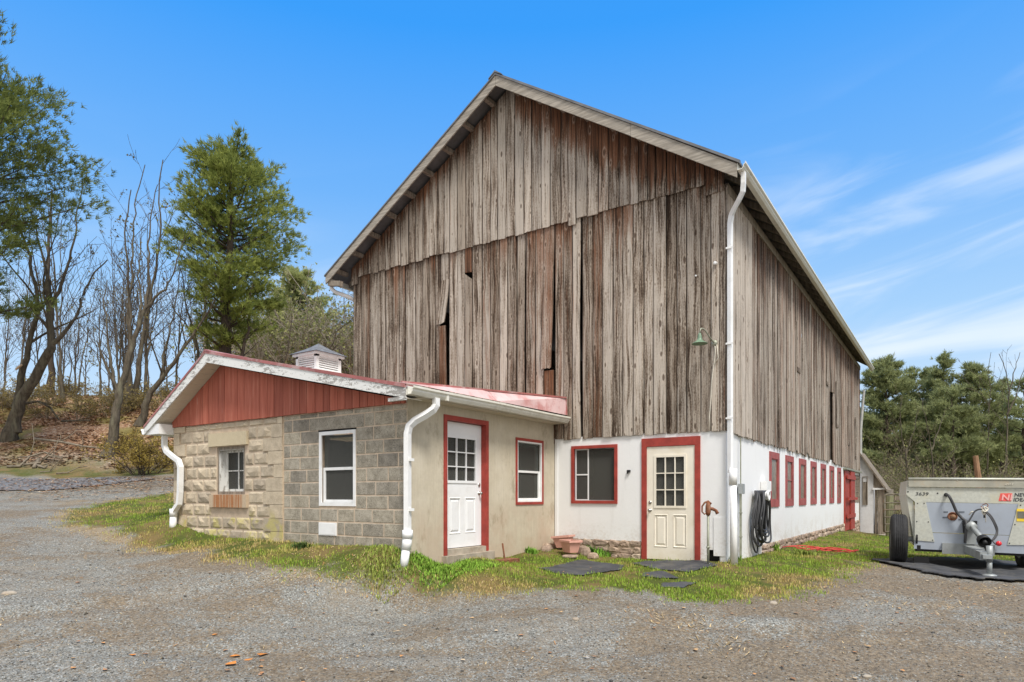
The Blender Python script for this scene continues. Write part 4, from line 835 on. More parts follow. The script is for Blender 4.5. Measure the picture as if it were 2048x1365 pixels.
# rock-faced blocks
rk=MB(); zs=[2.615-.2285*k for k in range(0,13)]; zs[0]=2.505
for r in range(len(zs)-1):
    z1,z0=zs[r],zs[r+1]
    for (a,b) in cells(SL,-6.178,z0,z1,[W1,LIN1,SIL1]):
        u=a; first=True
        while u<b-.01:
            w=.41; 
            if first and a==SL: w=.22 if r%2 else .40
            elif first: w=.24 if r%2 else .45
            v=min(u+w+random.uniform(-.02,.02),b)
            if b-v<.13: v=b
            smooth=(first and a==SL) or (v==b and b>-6.2)
            tn=(min(1,max(0,random.gauss(.5,.22))),0,0,1); g_=.004; m_=.016
            if smooth:
                if v==b and b>-6.2 and v-u>.3 and r%2==0 and random.random()<.3: pass
                pbox(rk,SF,u+g_,v-g_,0,.028,z0+g_,z1-g_,0,tn)
            else:
                nx_,nz_=5,4; vs=[];fs=[]
                for j in range(nz_+1):
                    for i in range(nx_+1):
                        s,t=(0,.10,.37,.63,.90,1)[i],(0,.16,.5,.84,1)[j]; ed=min(s,1-s,t*1.0,(1-t)*1.0)
                        uu=u+g_+(v-u-2*g_)*s; zz_=z0+g_+(z1-z0-2*g_)*t; dd=-.004 if i in(0,nx_) or j in(0,nz_) else (.014+random.uniform(-.004,.006) if i in(1,nx_-1) or j in(1,nz_-1) else .026+random.uniform(-.013,.014))
                        if 1<i<nx_-1 and 1<j<nz_-1: uu+=random.uniform(-.02,.02); zz_+=random.uniform(-.016,.016)
                        vs.append(SF(uu,dd,zz_))
                for j in range(nz_):
                    for i in range(nx_):
                        q=j*(nx_+1)+i
                        if random.random()<.5: fs+=[(q,q+1,q+nx_+2),(q,q+nx_+2,q+nx_+1)]
                        else: fs+=[(q,q+1,q+nx_+1),(q+1,q+nx_+2,q+nx_+1)]
                rk.add(vs,fs,0,None,tn)
            u=v; first=False
rk.build('rock_face_wall',M['rockface'],shed)
lt=MB(); pbox(lt,SF,LIN1[0],LIN1[1],0,.045,LIN1[2],LIN1[3],0,(.6,0,0,1)); lt.build('lintel',M['smoothstone'],shed)
def sill_mat():
    m,nt,b=new_mat('rust_stained_sill'); g=N(nt); o=g.obj(); n=g.noise(g.scale(o,(26,26,1.1)),1,4,.6); f=g.noise(o,30,4,.6)
    sx=g.n('ShaderNodeSeparateXYZ'); g.L(o,sx.inputs[0]); e=g.math('MULTIPLY',g.ss(sx.outputs[0],-1.80,-1.70),g.ss(sx.outputs[0],-.83,-.92))
    g.L(g.mix(g.math('MULTIPLY',g.ss(n,.30,.52),g.math('MULTIPLY',e,.9)),g.mix(f,(.44,.33,.22),(.56,.45,.32)),g.mix(f,(.24,.075,.018),(.46,.19,.06))),b.inputs['Base Color']); b.inputs['Roughness'].default_value=.9; g.bump(b,f,.4,.005); return m
lt=MB(); pbox(lt,SF,SIL1[0],SIL1[1],0,.05,SIL1[2],SIL1[3]); lt.build('sill',sill_mat(),shed)
lt=MB(); pbox(lt,SF,VN[0],VN[1],-.06,.018,VN[2],VN[3]); pbox(lt,SF,VN[0]+.02,VN[1]-.02,.018,.021,VN[2]+.015,VN[3]-.015); lt.build('vent_cover',M['vinyl'],shed)
# small recessed sash, deep jambs
def oldpaint():
    m,nt,b=new_mat('worn_white_sash_paint'); g=N(nt); o=g.obj(); n=g.noise(g.scale(o,(9,9,2.5)),2,7,.7)
    g.L(g.mix(g.ss(n,.50,.60),(.68,.68,.65),(.34,.32,.29)),b.inputs['Base Color']); b.inputs['Roughness'].default_value=.8; return m
M['oldpaint']=oldpaint()
window(shed,SF,W1[0],W1[1],W1[2],W1[3],.055,M['oldwood'],M['oldpaint'],M['glass'],rail=False,muntin=(2,2),proud=-.03,deep=-.15,sashw=.045,label='small worn wooden window')
jb=MB(); pbox(jb,SF,W1[0]+.05,W1[0]+.06,-.2,-.011,W1[2]+.05,W1[3]-.05); pbox(jb,SF,W1[1]-.06,W1[1]-.05,-.2,-.011,W1[2]+.05,W1[3]-.05); pbox(jb,SF,W1[0]+.06,W1[1]-.06,-.2,-.011,W1[3]-.06,W1[3]-.05); jb.build('window_jamb',M['oldpaint'],shed)
window(shed,SF,*W2,.055,M['vinyl'],M['vinyl'],M['glass'],proud=.012,deep=-.03,sashw=.045)
lb=MB(); pbox(lb,SF,W2[0]-.02,W2[1]+.01,-.05,.008,W2[3]+.002,W2[3]+.027); lb.build('lintel_gap',M['dark'],shed)
# gable boards
gbd=MB(); u=SL-.02
while u<XS-.05:
    v=min(u+random.uniform(.15,.24),XS-.02); h=lambda x:max(2.512,sroof(x)-.175); z0=2.507+random.uniform(-.003,.003)
    pts=[(u+.005,z0),(v-.005,z0),(v-.005,max(z0+.01,h(v)))]+([(RA[0],h(RA[0]))] if u<RA[0]<v else [])+[(u+.005,max(z0+.01,h(u)))]
    d_=.048+random.uniform(0,.006); vs=[SF(a,.004,b) for a,b in pts]+[SF(a,d_,b) for a,b in pts]; n=len(pts)
    gbd.add(vs,[tuple(range(n,2*n))]+[(i,(i+1)%n,n+(i+1)%n,n+i) for i in range(n)],0,None,(random.random(),0,0,1)); u=v
gbd.build('gable_boards',M['redboard'],shed)
# stucco side
st=MB(); D=(-3.377,-2.21,.30,2.427); W3=(-1.37,-.418,1.002,2.219)
wall(st,SS,YS+.001,.02,-.2,2.60,[D,W3],.20); st.build('stucco_wall',M['stucco'],shed)
fr=MB(); frame_boxes(fr,SS,D[0],D[1],D[2]-.06,D[3],.075,-.12,.018,0,.075,.001); fr.build('door_frame',M['red'],shed)
panel_door(shed,SS,-3.295,-2.29,.335,2.345,M['doorwhite'],-.085,False,(.10,.84,.53,.88))
sp_=MB(); pbox(sp_,SS,-3.42,-2.15,-.15,.10,-.2,.235); pbox(sp_,SS,-3.30,-2.29,-.15,.02,.235,.325); sp_.build('door_step',M['concrete'],shed)
window(shed,SS,*W3,.05,M['red'],M['vinyl'],M['glass'],proud=.016,deep=-.03,sashw=.04,inset_trim=.03)
ol=MB(); ol.box(SL,SL+.2,YS+.2,.0,-.1,2.52); ol.box(SL,BW,-.02,0,-.1,2.5); ol.build('side_wall',M['block'],shed)
# roof
M['fadedroof']=simple('faded_roof_sheet',(.42,.36,.35),.6,.15,2,spec=.25); FN=0
rf=MB()
YE=-.022
for (x1,z1) in ((RR[0],RR[1]),(RL[0],RL[1])):
    rf.prism([(RA[0],YK-.001,RA[1]),(x1,YK-.001,z1),(x1,YK-.001,z1+.028),(RA[0],YK-.001,RA[1]+.028)],(0,YE-YK+.001,0),0); L=Vector((x1-RA[0],0,z1-RA[1]))
    for y in np.arange(YK-.005,YE-.05,.23): rf.obox((RA[0]+L.x/2,y,RA[1]+L.z/2+.036),L*.5,(0,.018,0),(0,0,.010),1)
rf.prism([(RA[0]-.14,YK-.04,RA[1]-.045),(RA[0],YK-.04,RA[1]+.034),(RA[0]+.16,YK-.04,RA[1]-.002),(RA[0]+.16,YK-.04,RA[1]+.012),(RA[0],YK-.04,RA[1]+.07),(RA[0]-.14,YK-.04,RA[1]-.03)],(0,YE-YK+.04,0),1)
rf.build('roof',[M['fadedroof'],M['redroof']],shed)
rf=MB(); rf.prism([(RL[0],YK-.036,RL[1]-.004),(RA[0],YK-.036,RA[1]-.004),(RR[0],YK-.036,RR[1]-.004),(RR[0],YK-.036,RR[1]+.04),(RA[0],YK-.036,RA[1]+.045),(RL[0],YK-.036,RL[1]+.04)],(0,.034,0)); rf.build('roof_edge',M['redroof'],shed)
rp=MB()   # steeper over-roof flashed up against the barn
A=[(-3.10,-4.25,2.735),(-3.42,-4.25,2.80),(-4.4,-4.25,2.98)]; B=[(-3.06,-.03,2.735),(-3.075,-.03,3.065),(-4.4,-.03,3.20)]
def lerp(a,b,t): return tuple(p+(q-p)*t for p,q in zip(a,b))
for t0,t1 in ((0,.452),(.455,1)):
    Q=[[lerp(A[k],B[k],t) for k in range(3)] for t in (t0,t1)]; up=Vector((.004,0,.004))
    vs=Q[0]+Q[1]; rp.add(vs,[(0,3,4,1),(1,4,5,2),(0,1,2),(3,5,4),(0,2,5,3)])
rpo=rp.build('roof_flashing',M['pinkroof'],shed); rp=MB(); rp.beam(Vector(A[1])+Vector((.01,0,.008)),Vector(B[1])+Vector((.01,-.002,.008)),.03,.03); rp.beam(Vector(B[0])+Vector((.008,.004,0)),Vector(B[1])+Vector((.010,.004,-.02)),.022,.022,(0,1,0)); rp.build('flashing_edge',M['redroof'],rpo)
fa=MB(); hF=.165
fa.prism([(RA[0]+.002,YK-.025,RA[1]-.004),(RR[0],YK-.025,RR[1]-.004),(RR[0],YK-.025,RR[1]-.15),(RA[0]+.002,YK-.025,RA[1]-hF)],(0,.025,0))
fa.prism([(RA[0]-.002,YK-.025,RA[1]-.004),(RL[0],YK-.025,RL[1]-.004),(RL[0],YK-.025,RL[1]-.135),(RA[0]-.002,YK-.025,RA[1]-hF-.03)],(0,.025,0))
fa.box(RR[0]-.32,RR[0]-.004,YK-.03,YK+.02,RR[1]-.175,RR[1]-.128); fa.build('fascia',M['peel'],shed)
so=MB()
so.prism([(RA[0],YK,RA[1]-.165),(RL[0]+.30,YK,sroof(RL[0]+.30)-.165),(RL[0]+.30,YK,sroof(RL[0]+.30)-.155),(RA[0],YK,RA[1]-.155)],(0,YS-YK,0))
so.prism([(RA[0],YK,RA[1]-.165),(RR[0],YK,RR[1]-.150),(RR[0],YK,RR[1]-.14),(RA[0],YK,RA[1]-.155)],(0,YS-YK,0))
for k in range(13):
    t=k/13; x=RA[0]+(RL[0]+.3-RA[0])*t; so.box(x-.006,x+.006,YK+.002,YS-.002,sroof(x)-.171,sroof(x)-.160)
so.box(XS,RR[0]-.01,YS-.05,YE,2.565,2.575); so.build('soffit',M['soffit'],shed)
rt=MB(); rt.prism([(RL[0]+.01,YK+.002,2.365),(RL[0]+.01,YK+.002,2.42),(RL[0]+.32,YK+.002,2.56),(SL+.0,YK+.002,2.56),(SL+.0,YK+.002,2.365)],(0,.30,0)); rt.box(RL[0]+.005,RL[0]+.03,YK+.30,YE,2.36,2.49); rt.box(RL[0]+.03,SL,YK+.30,YE,2.365,2.375); rt.build('eave_box',M['vinyl'],shed)
fb_=MB(); fb_.box(RR[0]-.03,RR[0]-.012,YK,YE,2.565,2.66); fb_.build('eave_board',M['gutter'],shed)
def kprof(x,z,s,w=.125,h=.115): return [(x,z),(x,z-h),(x+s*w*.55,z-h),(x+s*w*.78,z-h*.62),(x+s*w*.78,z-h*.42),(x+s*w,z-h*.25),(x+s*w,z),(x+s*(w-.012),z),(x+s*(w-.012),z-h*.2),(x+s*(w*.78-.012),z-h*.38),(x+s*(w*.78-.012),z-h*.6),(x+s*(w*.52),z-h+.01),(x+s*.01,z-h+.01),(x+s*.01,z)]
gt=MB(); sweep_profile(gt,kprof(RR[0]-.008,2.69,1),YK+.03,-.03,bow=lambda y:.004*math.sin(y*2)); gt.box(RR[0]-.005,RR[0]+.105,-3.75,-3.70,2.565,2.692); gt.build('gutter',M['gutter'],shed)
gt=MB(); sweep_profile(gt,kprof(RL[0]+.002,2.49,-1),YK-.02,-.03); gt.build('gutter',M['vinyl'],shed)
q=lambda px,py,y=-4.3:onY(px,py,y)
ds=MB(); ds.tube([q(329,872),q(329,893),q(333,903),q(347,915),q(357,922),q(361,934),q(360,985),q(358,1008),q(352,1016),q(348,1024),q(347,1034)],.065,4,flat=.8,ph=math.pi/4); dso=ds.build('downspout',M['vinyl'],shed); ds=MB(); ds.tube([q(347,1018),q(347,1033)],.072,14); ds.tube([q(347,1032),q(346,1050),q(346,1060)],.064,14); ds.build('drain_pipe',M['vinyl'],dso,True)
ds=MB(); cxx,cyy=-3.27,-4.27
ds.tube([(-3.03,-3.93,2.58),(-3.03,-3.93,2.48),(-3.05,-3.97,2.41),(-3.12,-4.06,2.33),(-3.21,-4.18,2.24),(-3.255,-4.25,2.16),(cxx,cyy,2.05),(cxx,cyy,.62)],.065,4,flat=.8,ph=math.pi/4); dso=ds.build('downspout',M['vinyl'],shed)
ds=MB(); ds.tube([(cxx,cyy,.68),(cxx,cyy,.56)],.076,14); ds.tube([(cxx,cyy,.57),(cxx-.01,cyy-.02,.40)],.068,14); ds.tube([(cxx-.01,cyy-.02,.41),(cxx-.03,cyy-.05,.12)],.060,14); ds.build('drain_pipe',M['vinyl'],dso,True)
for zz in (1.66,.95): one('strap',M['vinyl'],dso,lambda t:t.box(cxx+.04,cxx+.075,cyy-.02,cyy+.06,zz,zz+.04))
# louvred cupola on the ridge
cx0,cy0,s_,cz0=RA[0]+.02,-2.02,.325,RA[1]-.10
cu=MB(); cu.box(cx0-s_-.03,cx0+s_+.03,cy0-s_-.03,cy0+s_+.03,cz0,cz0+.14)
for (ax,ay) in ((-1,-1),(1,-1),(-1,1),(1,1)): cu.box(cx0+ax*s_-.035*(ax>0)*2+0,cx0+ax*s_+.07*(ax<0),cy0+ay*s_-.07*(ay>0),cy0+ay*s_+.07*(ay<0),cz0+.14,cz0+.44)
cu.box(cx0-s_-.0,cx0+s_,cy0-s_,cy0+s_,cz0+.40,cz0+.44); cu.box(cx0-s_-.05,cx0+s_+.05,cy0-s_-.05,cy0+s_+.05,cz0+.44,cz0+.49); cu.box(cx0-s_+.06,cx0+s_-.06,cy0-s_+.06,cy0+s_-.06,cz0+.14,cz0+.39)
cuo=cu.build('cupola',M['vinyl'],shed); lv=MB()
for k in range(6):
    z=cz0+.165+k*.045
    lv.obox((cx0,cy0-s_+.022,z),(s_-.07,0,0),(0,.012,.016),(0,-.003,.004)); lv.obox((cx0+s_-.022,cy0,z),(0,s_-.07,0),(-.012,0,.016),(.003,0,.004)); lv.obox((cx0-s_+.022,cy0,z),(0,s_-.07,0),(.012,0,.016),(-.003,0,.004))
lv.build('louvre',M['vinyl'],cuo); cr=MB(); e=s_+.10; zt=cz0+.49
cr.add([(cx0-e,cy0-e,zt),(cx0+e,cy0-e,zt),(cx0+e,cy0+e,zt),(cx0-e,cy0+e,zt),(cx0-.18,cy0-.18,zt+.13),(cx0+.18,cy0-.18,zt+.13),(cx0+.18,cy0+.18,zt+.13),(cx0-.18,cy0+.18,zt+.13),(cx0,cy0,zt+.26)],[(3,2,1,0),(0,1,5,4),(1,2,6,5),(2,3,7,6),(3,0,4,7),(4,5,8),(5,6,8),(6,7,8),(7,4,8)]); cr.build('cupola_roof',M['shingle'],cuo)
# ================================================================== SMALL THINGS IN THE YARD
def rest(x,y): return GS(x,y)
# lean-to behind the barn
lean=thing('lean_to','small white block lean-to with sloping roof at the far barn corner','shed',(.4,20,-.45)); LY=19.15; LF=posF(LY); LS=(2.87-1.5)/.866
w=MB(); wall(w,LF,.0,.477,-.7,1.72,[(.10,.263,.80,1.93)],.15); w.prism([(0,LY,1.72),(.477,LY,1.72),(.477,LY,2.87-.477*LS),(0,LY,2.87)],(0,.15,0)); w.box(0,.15,LY+.15,24,-.7,2.4); w.build('white_wall',block_mat('whitewashed_block',(.72,.71,.68),(.86,.86,.85),pit=False),lean)
w=MB(); pbox(w,LF,.63,.87,-.06,0,-.6,1.48); w.prism([(.477,LY,1.47),(.87,LY,1.47),(.87,LY,2.82-.87*LS),(.477,LY,2.82-.477*LS)],(0,.04,0)); w.box(.83,.87,LY+.06,24,-.6,1.45); w.build('board_wall',M['oldwood'],lean)
w=MB(); pbox(w,LF,.52,.60,-.1,-.06,-.5,1.40); w.build('door',M['oldwood'],lean); w=MB(); pbox(w,LF,.45,.95,.0,.06,1.40,1.47); w.build('lintel',M['vinyl'],lean)
w=MB(); frame_boxes(w,LF,.09,.275,.78,1.95,.02,-.02,.03); pbox(w,LF,.11,.255,-.03,-.01,.8,1.93); w.build('window',M['oldwood'],lean)
w=MB(); w.prism([(-.03,LY-.12,2.98),(.97,LY-.12,2.98-1.0*LS),(.97,LY-.12,2.88-1.0*LS),(-.03,LY-.12,2.88)],(0,2.2,0)); w.build('roof',simple('mossy_old_roof',(.20,.165,.125),.9,.35,9,bump=.5,bscale=30),lean)
w=MB(); w.box(-.0,1.05,17.9,19.1,-.7,-.40); tag(w.build('concrete_apron',M['concrete']),'pale concrete slab in front of the white lean-to','slab')
# barn lamp
la=thing('barn_lamp','green enamel gooseneck lamp on the barn gable end','lamp',(-.185,-.03,3.78))
t=MB(); t.lathe((-.185,-.022,3.76),(0,-1,0),[(0,0),(.05,0),(.05,.02),(.02,.03),(0,.03)],12); t.tube([(-.185,-.03,3.76),(-.20,-.10,3.79),(-.23,-.18,3.85),(-.265,-.26,3.93),(-.29,-.32,3.96),(-.31,-.36,3.955),(-.32,-.385,3.91),(-.322,-.39,3.86)],.012,8); t.build('arm',M['galv'],la,True)
t=MB(); c=(-.322,-.39,3.875); t.lathe(c,(0,0,-1),[(.0,-.01),(.018,0),(.025,.025),(.032,.04),(.036,.085),(.046,.115),(.07,.14),(.128,.17),(.132,.18),(.125,.175),(.066,.147),(.0,.14)],20); t.build('lamp_shade',M['green'],la,True)
t=MB(); pts=[]
for (px,py) in [(1430,690),(1431,705),(1428,730),(1424,760),(1422,800),(1419,835),(1420,860)]: p=onY(px,py,-.03); pts.append((p[0],-.035,p[2]))
t.tube(pts,.008,5); t.tube([(pts[0][0]+.03,-.03,pts[0][2]),(pts[1][0]+.05,-.04,pts[1][2]-.1),pts[2]],.007,5); t.build('cord',M['twine'],la,True)
# hose
ho=thing('garden_hose','coiled black hose hanging from a white hook on the white side wall','hose',(.05,2.0,1.2)); t=MB(); t.tube([(.0,2.02,1.17),(.22,2.02,1.17)],.085,14,0,False); t.lathe((.22,2.02,1.17),(1,0,0),[(.085,0),(.105,.005),(.105,.03),(.06,.032),(.06,-.2)],16); t.build('hose_hook',M['vinyl'],ho,True)
def hloop(yc,wd,zb,x,skew,r=.017):
    pts=[]
    for k in range(41):
        a=2*math.pi*k/40; s_=math.sin(a); c_=math.cos(a)
        zz=1.24 if c_>0 else 1.24; z=(1.255+zb)/2+(1.255-zb)/2*c_; ww=wd*(.30+.70*(1-abs(c_))**.35*(1.0-.15*c_)) if False else wd*abs(s_)**.8*(1-.45*c_)*.9
        pts.append((x+.02*math.sin(3*a+yc*9),yc+skew*(1-c_)*.5+math.copysign(ww,s_),z))
    t=MB(); t.tube(pts,r,7,0,False); return t
t=MB()
for k in range(13):
    L=hloop(2.0+random.uniform(-.10,.05)-(.10 if k<5 else 0),random.uniform(.20,.40),random.choice([.20,.26,.30,.34,.38,.44,.50]) if k else .08,.04+.013*k,random.uniform(-.03,.14)); t.add(L.v,L.f)
t.build('hose_loops',M['hose'],ho,True)
# yard hydrant
hx,hy=-.19,-.36; hz=rest(hx,hy); hd=thing('yard_hydrant','rusty iron yard hydrant standing beside the cream door','hydrant',(hx,hy,hz)); t=MB(); t.tube([(hx,hy,hz-.1),(hx,hy,.86)],.020,10); t.tube([(hx,hy,.30),(hx,hy,.33)],.03,10); t.build('standpipe',M['galv'],hd,True)
t=MB(); t.tube([(hx,hy,.84),(hx,hy,.90),(hx,hy,1.0),(hx,hy,1.06)],[.030,.045,.042,.025],10); e=Vector((RX,RY,0)); p=Vector((hx,hy,.95)); t.tube([p,p+e*.07+Vector((0,0,.0)),p+e*.13-Vector((0,0,.03)),p+e*.155-Vector((0,0,.08))],[.03,.028,.026,.03],10); t.build('spout',M['rust'],hd,True)
t=MB(); p=Vector((hx,hy,1.05)); t.tube([p+e*.05+Vector((0,0,-.02)),p+Vector((0,0,.025)),p-e*.06+Vector((0,0,.0)),p-e*.10-Vector((0,0,.06)),p-e*.10-Vector((0,0,.15)),p-e*.06-Vector((0,0,.19)),p-e*.03-Vector((0,0,.17))],[.018,.02,.016,.014,.013,.012,.012],8); t.build('handle',M['rust'],hd,True)
# red cord on the grass
t=MB(); c0=gpt(1598,1105); c1=gpt(1665,1107); pts=[]
for k in range(150):
    s=k/149; a=s*math.pi*2*5; c=np.array(c0)+(np.array(c1)-np.array(c0))*s**.8; rr=.26+.16*math.sin(k*.23); x=c[0]+rr*1.5*math.cos(a)*RX+rr*.8*math.sin(a)*FX; y=c[1]+rr*1.5*math.cos(a)*RY+rr*.8*math.sin(a)*FY; pts.append((x,y,GS(x,y)+.05+.06*abs(math.sin(k*.29))))
t.tube(pts,.009,6); tag(t.build('extension_cord',M['cord'],None,True),'tangled red cord lying in the grass by the stone footing','cord')
# planters
def planter(px,py,y,tilt,label,rot):
    b=onY(px,py,y); z0=b[2]; p=thing('planter',label,'planter',b,'salmon planters on the stones'); t=MB(); t2=MB(); R=Matrix.Rotation(rot,3,'Z')@Matrix.Rotation(tilt,3,'Y')
    def ring(hx_,hy_,z): return [tuple(Vector(b)+R@Vector((sx*hx_,sy*hy_,z))) for sx,sy in((-1,-1),(1,-1),(1,1),(-1,1))]
    rs=[ring(.115,.085,0),ring(.165,.12,.19),ring(.150,.105,.19),ring(.105,.075,.03)]; t.add(sum(rs,[]),[(3,2,1,0)]+[(4*k+i,4*k+(i+1)%4,4*k+4+(i+1)%4,4*k+4+i) for k in range(3) for i in range(4)]+[(12,13,14,15)])
    t.build('pot',M['terra'],p); rs=[ring(.166,.121,.185),ring(.190,.142,.188),ring(.190,.142,.225),ring(.155,.11,.225),ring(.152,.107,.19)]; t2.add(sum(rs,[]),[(4*k+i,4*k+(i+1)%4,4*k+4+(i+1)%4,4*k+4+i) for k in range(4) for i in range(4)]); t2.build('rim',M['terra'],p)
    s=MB(); r=ring(.125,.09,.12); s.add(r,[(0,1,2,3)]); s.build('soil',M['dark'],p)
planter(1141,1105,-.62,.0,'front salmon plastic planter standing on a flat stone',-.5); planter(1128,1095,-.24,-.10,'rear salmon plastic planter tilted against the white wall',.05)
def rock(name,x,y,sx,sy,sz,label,sink=.25,mat='stone',group='stones by the stucco wall',rot=None):
    z=GS(x,y); n=10; vs=[];fs=[]; ph=random.uniform(0,6); rot=random.uniform(0,3) if rot is None else rot; c,s=math.cos(rot),math.sin(rot); sh=[1+random.uniform(-.16,.16) for _ in range(n)]
    for (r_,h) in ((.85,-.3),(1.0,.15),(.96,.5),(.75,.85),(.4,1.0)):
        for k in range(n):
            t=2*math.pi*k/n; a=sx*r_*math.cos(t)*sh[k]*(1+random.uniform(-.05,.05)); b_=sy*r_*math.sin(t)*sh[k]; vs.append((x+a*c-b_*s,y+a*s+b_*c,z+sz*(h-sink*.3)*(1+random.uniform(-.07,.07))))
    fs=[(k*n+i,k*n+(i+1)%n,(k+1)*n+(i+1)%n,(k+1)*n+i) for k in range(4) for i in range(n)]+[tuple(4*n+i for i in range(n))]
    t=MB(); t.add(vs,fs,0,None,(random.random(),0,0,1)); return tag(t.build(name,M[mat]),label,'stone',group)
for i,(px,py,y,a,b,h,lab) in enumerate([(1075,1090,-.25,.24,.13,.20,'largest brown stone leaning on the stucco wall corner'),(1098,1094,-.30,.16,.10,.12,'flat pale stone left of the salmon planters'),(1066,1104,-.55,.15,.10,.10,'grey squared stone at the left end of the stones'),(1092,1106,-.60,.13,.09,.11,'dark squared block in front of the pale stone'),(1141,1110,-.66,.20,.15,.05,'flat slab stone under the front planter'),(1168,1098,-.33,.13,.10,.17,'pointed tan stone right of the front planter'),(1186,1104,-.42,.12,.10,.10,'rounded pale stone at the right end of the stones'),(1112,1086,-.10,.12,.08,.17,'brown stone behind the rear planter')]):
    p=onY(px,py,y); rock('stone',p[0],y,a,b,h,lab)
for px,py,s,lab in [(1547,1210,.075,'pale flat stone alone in the gravel before the mats'),(1152,1243,.055,'small tan stone in the middle of the gravel'),(1735,1358,.04,'small pale stone at the bottom edge of the gravel'),(18,1188,.09,'whitish flat stone at the left edge of the gravel')]:
    g_=gpt(px,py); rock('stone',g_[0],g_[1],s,s*.7,s*.45,lab,group='loose stones in the gravel',mat='concrete')
t=MB(); p=onY(1011,1104,-1.9); 
a=onX(1011,1106,-3.0); b=onX(1005,1087,-3.05); t.tube([(a[0],a[1],GS(a[0],a[1])-.05),b],.014,6); t.box(a[0]-.1,a[0]+.12,a[1]-.2,a[1]+.25,GS(a[0],a[1])-.02,GS(a[0],a[1])+.05); tag(t.build('broken_stake',M['rust']),'broken rusty stake by the stucco wall','stake')
# mats
for poly,lab in zip(MATS[:4],['largest black rubber mat lying in the grass left of the cream door','black rubber mat lying at the foot of the cream door','small dark mat half sunk in grass below the doormat','small grey mat at the gravel edge']):
    V_,F_=drape('mat',poly,None,.018,.03); o=np_mesh('rubber_mat',V_,F_,M['mat'],smooth=True); tag(o,lab,'mat','rubber mats by the door')
V_,F_=drape('mat',BIGMAT,None,.035,.06); V_[:,2]+=.012*np.sin(V_[:,0]*2.1)*np.sin(V_[:,1]*1.7)+.01; o=np_mesh('rubber_mat',V_,F_,M['mat'],smooth=True); sm=o.modifiers.new('s','SOLIDIFY'); sm.thickness=.02; sm.offset=-1; tag(o,'large black rubber sheet under the grey manure spreader','mat')
# leaves lying by themselves
for px,py,s,lab in [(462,1330,.075,'large orange leaf nearest the bottom of the gravel'),(497,1318,.05,'thin orange leaf just right of the largest one'),(525,1306,.06,'pale orange curled leaf right of the others'),(470,1302,.055,'bright orange leaf above the largest one'),(265,1307,.04,'small tan leaf left of the orange leaves'),(430,1270,.035,'small red brown leaf behind the orange leaves')]:
    g_=gpt(px,py); V_,F_,C_=leaves(np.array([g_[0]]),np.array([g_[1]]),np.array([s]),np.array([[.62,.24,.06,1]])*random.uniform(.75,1.05),.006); o=np_mesh('leaf',V_,F_,M['leaf'],col=C_); tag(o,lab,'leaf','single fallen leaves')
# weeds
def weed(px,py,r,n,L,label,c0=(.17,.33,.045)):
    g_=gpt(px,py); x=g_[0]+np.clip(rng.normal(0,r*.6,n),-r,r); y=g_[1]+np.clip(rng.normal(0,r*.45,n),-r,r); c=np.array([c0])*(.6+.9*rng.random((n,1))); V_,F_,C_=blades(x,y,L*(.5+.7*rng.random(n)),.008+.012*rng.random(n),np.concatenate([c,np.ones((n,1))],-1),1.0)
    tag(np_mesh('weed',V_,F_,M['grass'],col=C_),label,'plant','weeds along the walls')
weed(1198,1110,.22,420,.15,'leafy green weeds in front of the stone footing'); weed(1178,1108,.10,200,.16,'dark green weed right of the front planter',(.07,.14,.03)); weed(1062,1107,.12,240,.12,'green weed tuft left of the stones')
weed(1538,1100,.18,420,.20,'tall grass tuft under the hanging hose',(.16,.26,.04)); weed(1462,1122,.16,300,.15,'green weeds around the corner drain pipe',(.12,.2,.03)); weed(600,1098,.12,200,.13,'dark weed at the foot of the block wall',(.06,.10,.025)); weed(455,1064,.16,260,.12,'green weeds under the small worn window',(.14,.2,.035)); weed(1610,1110,.2,200,.14,'grass tuft behind the red cord',(.2,.24,.05))
# gate, fence, poles
ga=thing('tube_gate','rusty green tubular farm gate beyond the spreader wheel','gate',at(1786,1068,21.8)); t=MB(); gw=lambda px,py,d=21.8:at(px,py,d)
t.tube([gw(1768,1064),gw(1767,1000),gw(1768,993),gw(1774,989),gw(1800,989),gw(1804,992),gw(1805,1064)],.028,8)
t.tube([gw(1768,1064),gw(1805,1064)],.028,8); t.build('gate_frame',M['tubegate'],ga,True)
for yy in (1006,1020,1035,1049): one('gate_bar',M['tubegate'],ga,lambda t:t.tube([gw(1768,yy),gw(1805,yy)],.022,8))
t=MB(); p=at(1779,1085,22.2); t.tube([(p[0],p[1],p[2]-.4),at(1779,992,22.2)],.12,10); tag(t.build('fence_post',M['greenpost']),'thick mossy fence post behind the tubular gate','post')
fe=thing('board_fence','grey board fence behind the tubular gate','fence',at(1840,1060,25)); 
for (ya,yb,m_) in ((993,1001,0),(1011,1019,0),(1029,1037,0)): one('rail',M['oldwood'],fe,lambda t:t.prism([at(1790,ya,25),at(1960,ya,24),at(1960,yb,24),at(1790,yb,25)],(FX*.04,FY*.04,0)))
for px in (1815,1960): one('post',M['oldwood'],fe,lambda t:t.beam(at(px,1060,25.1),at(px,990,25.1),.12,.12,(1,0,0)))
t=MB(); p=at(1957,1010,17.5); t.tube([(p[0],p[1],p[2]-1.4),at(1957,960,17.5),at(1951,912,17.5)],[.085,.075,.065],10); tag(t.build('wooden_post',M['post']),'leaning brown wooden post behind the spreader','post')
t=MB(); p=at(1720,905,27); t.tube([(p[0],p[1],-.6),at(1721,860,27),at(1728,781,27)],[.07,.06,.045],8); tag(t.build('thin_pole',simple('pale_pole',(.42,.42,.40),.7,.15,4)),'thin pale pole rising behind the far barn corner','pole')
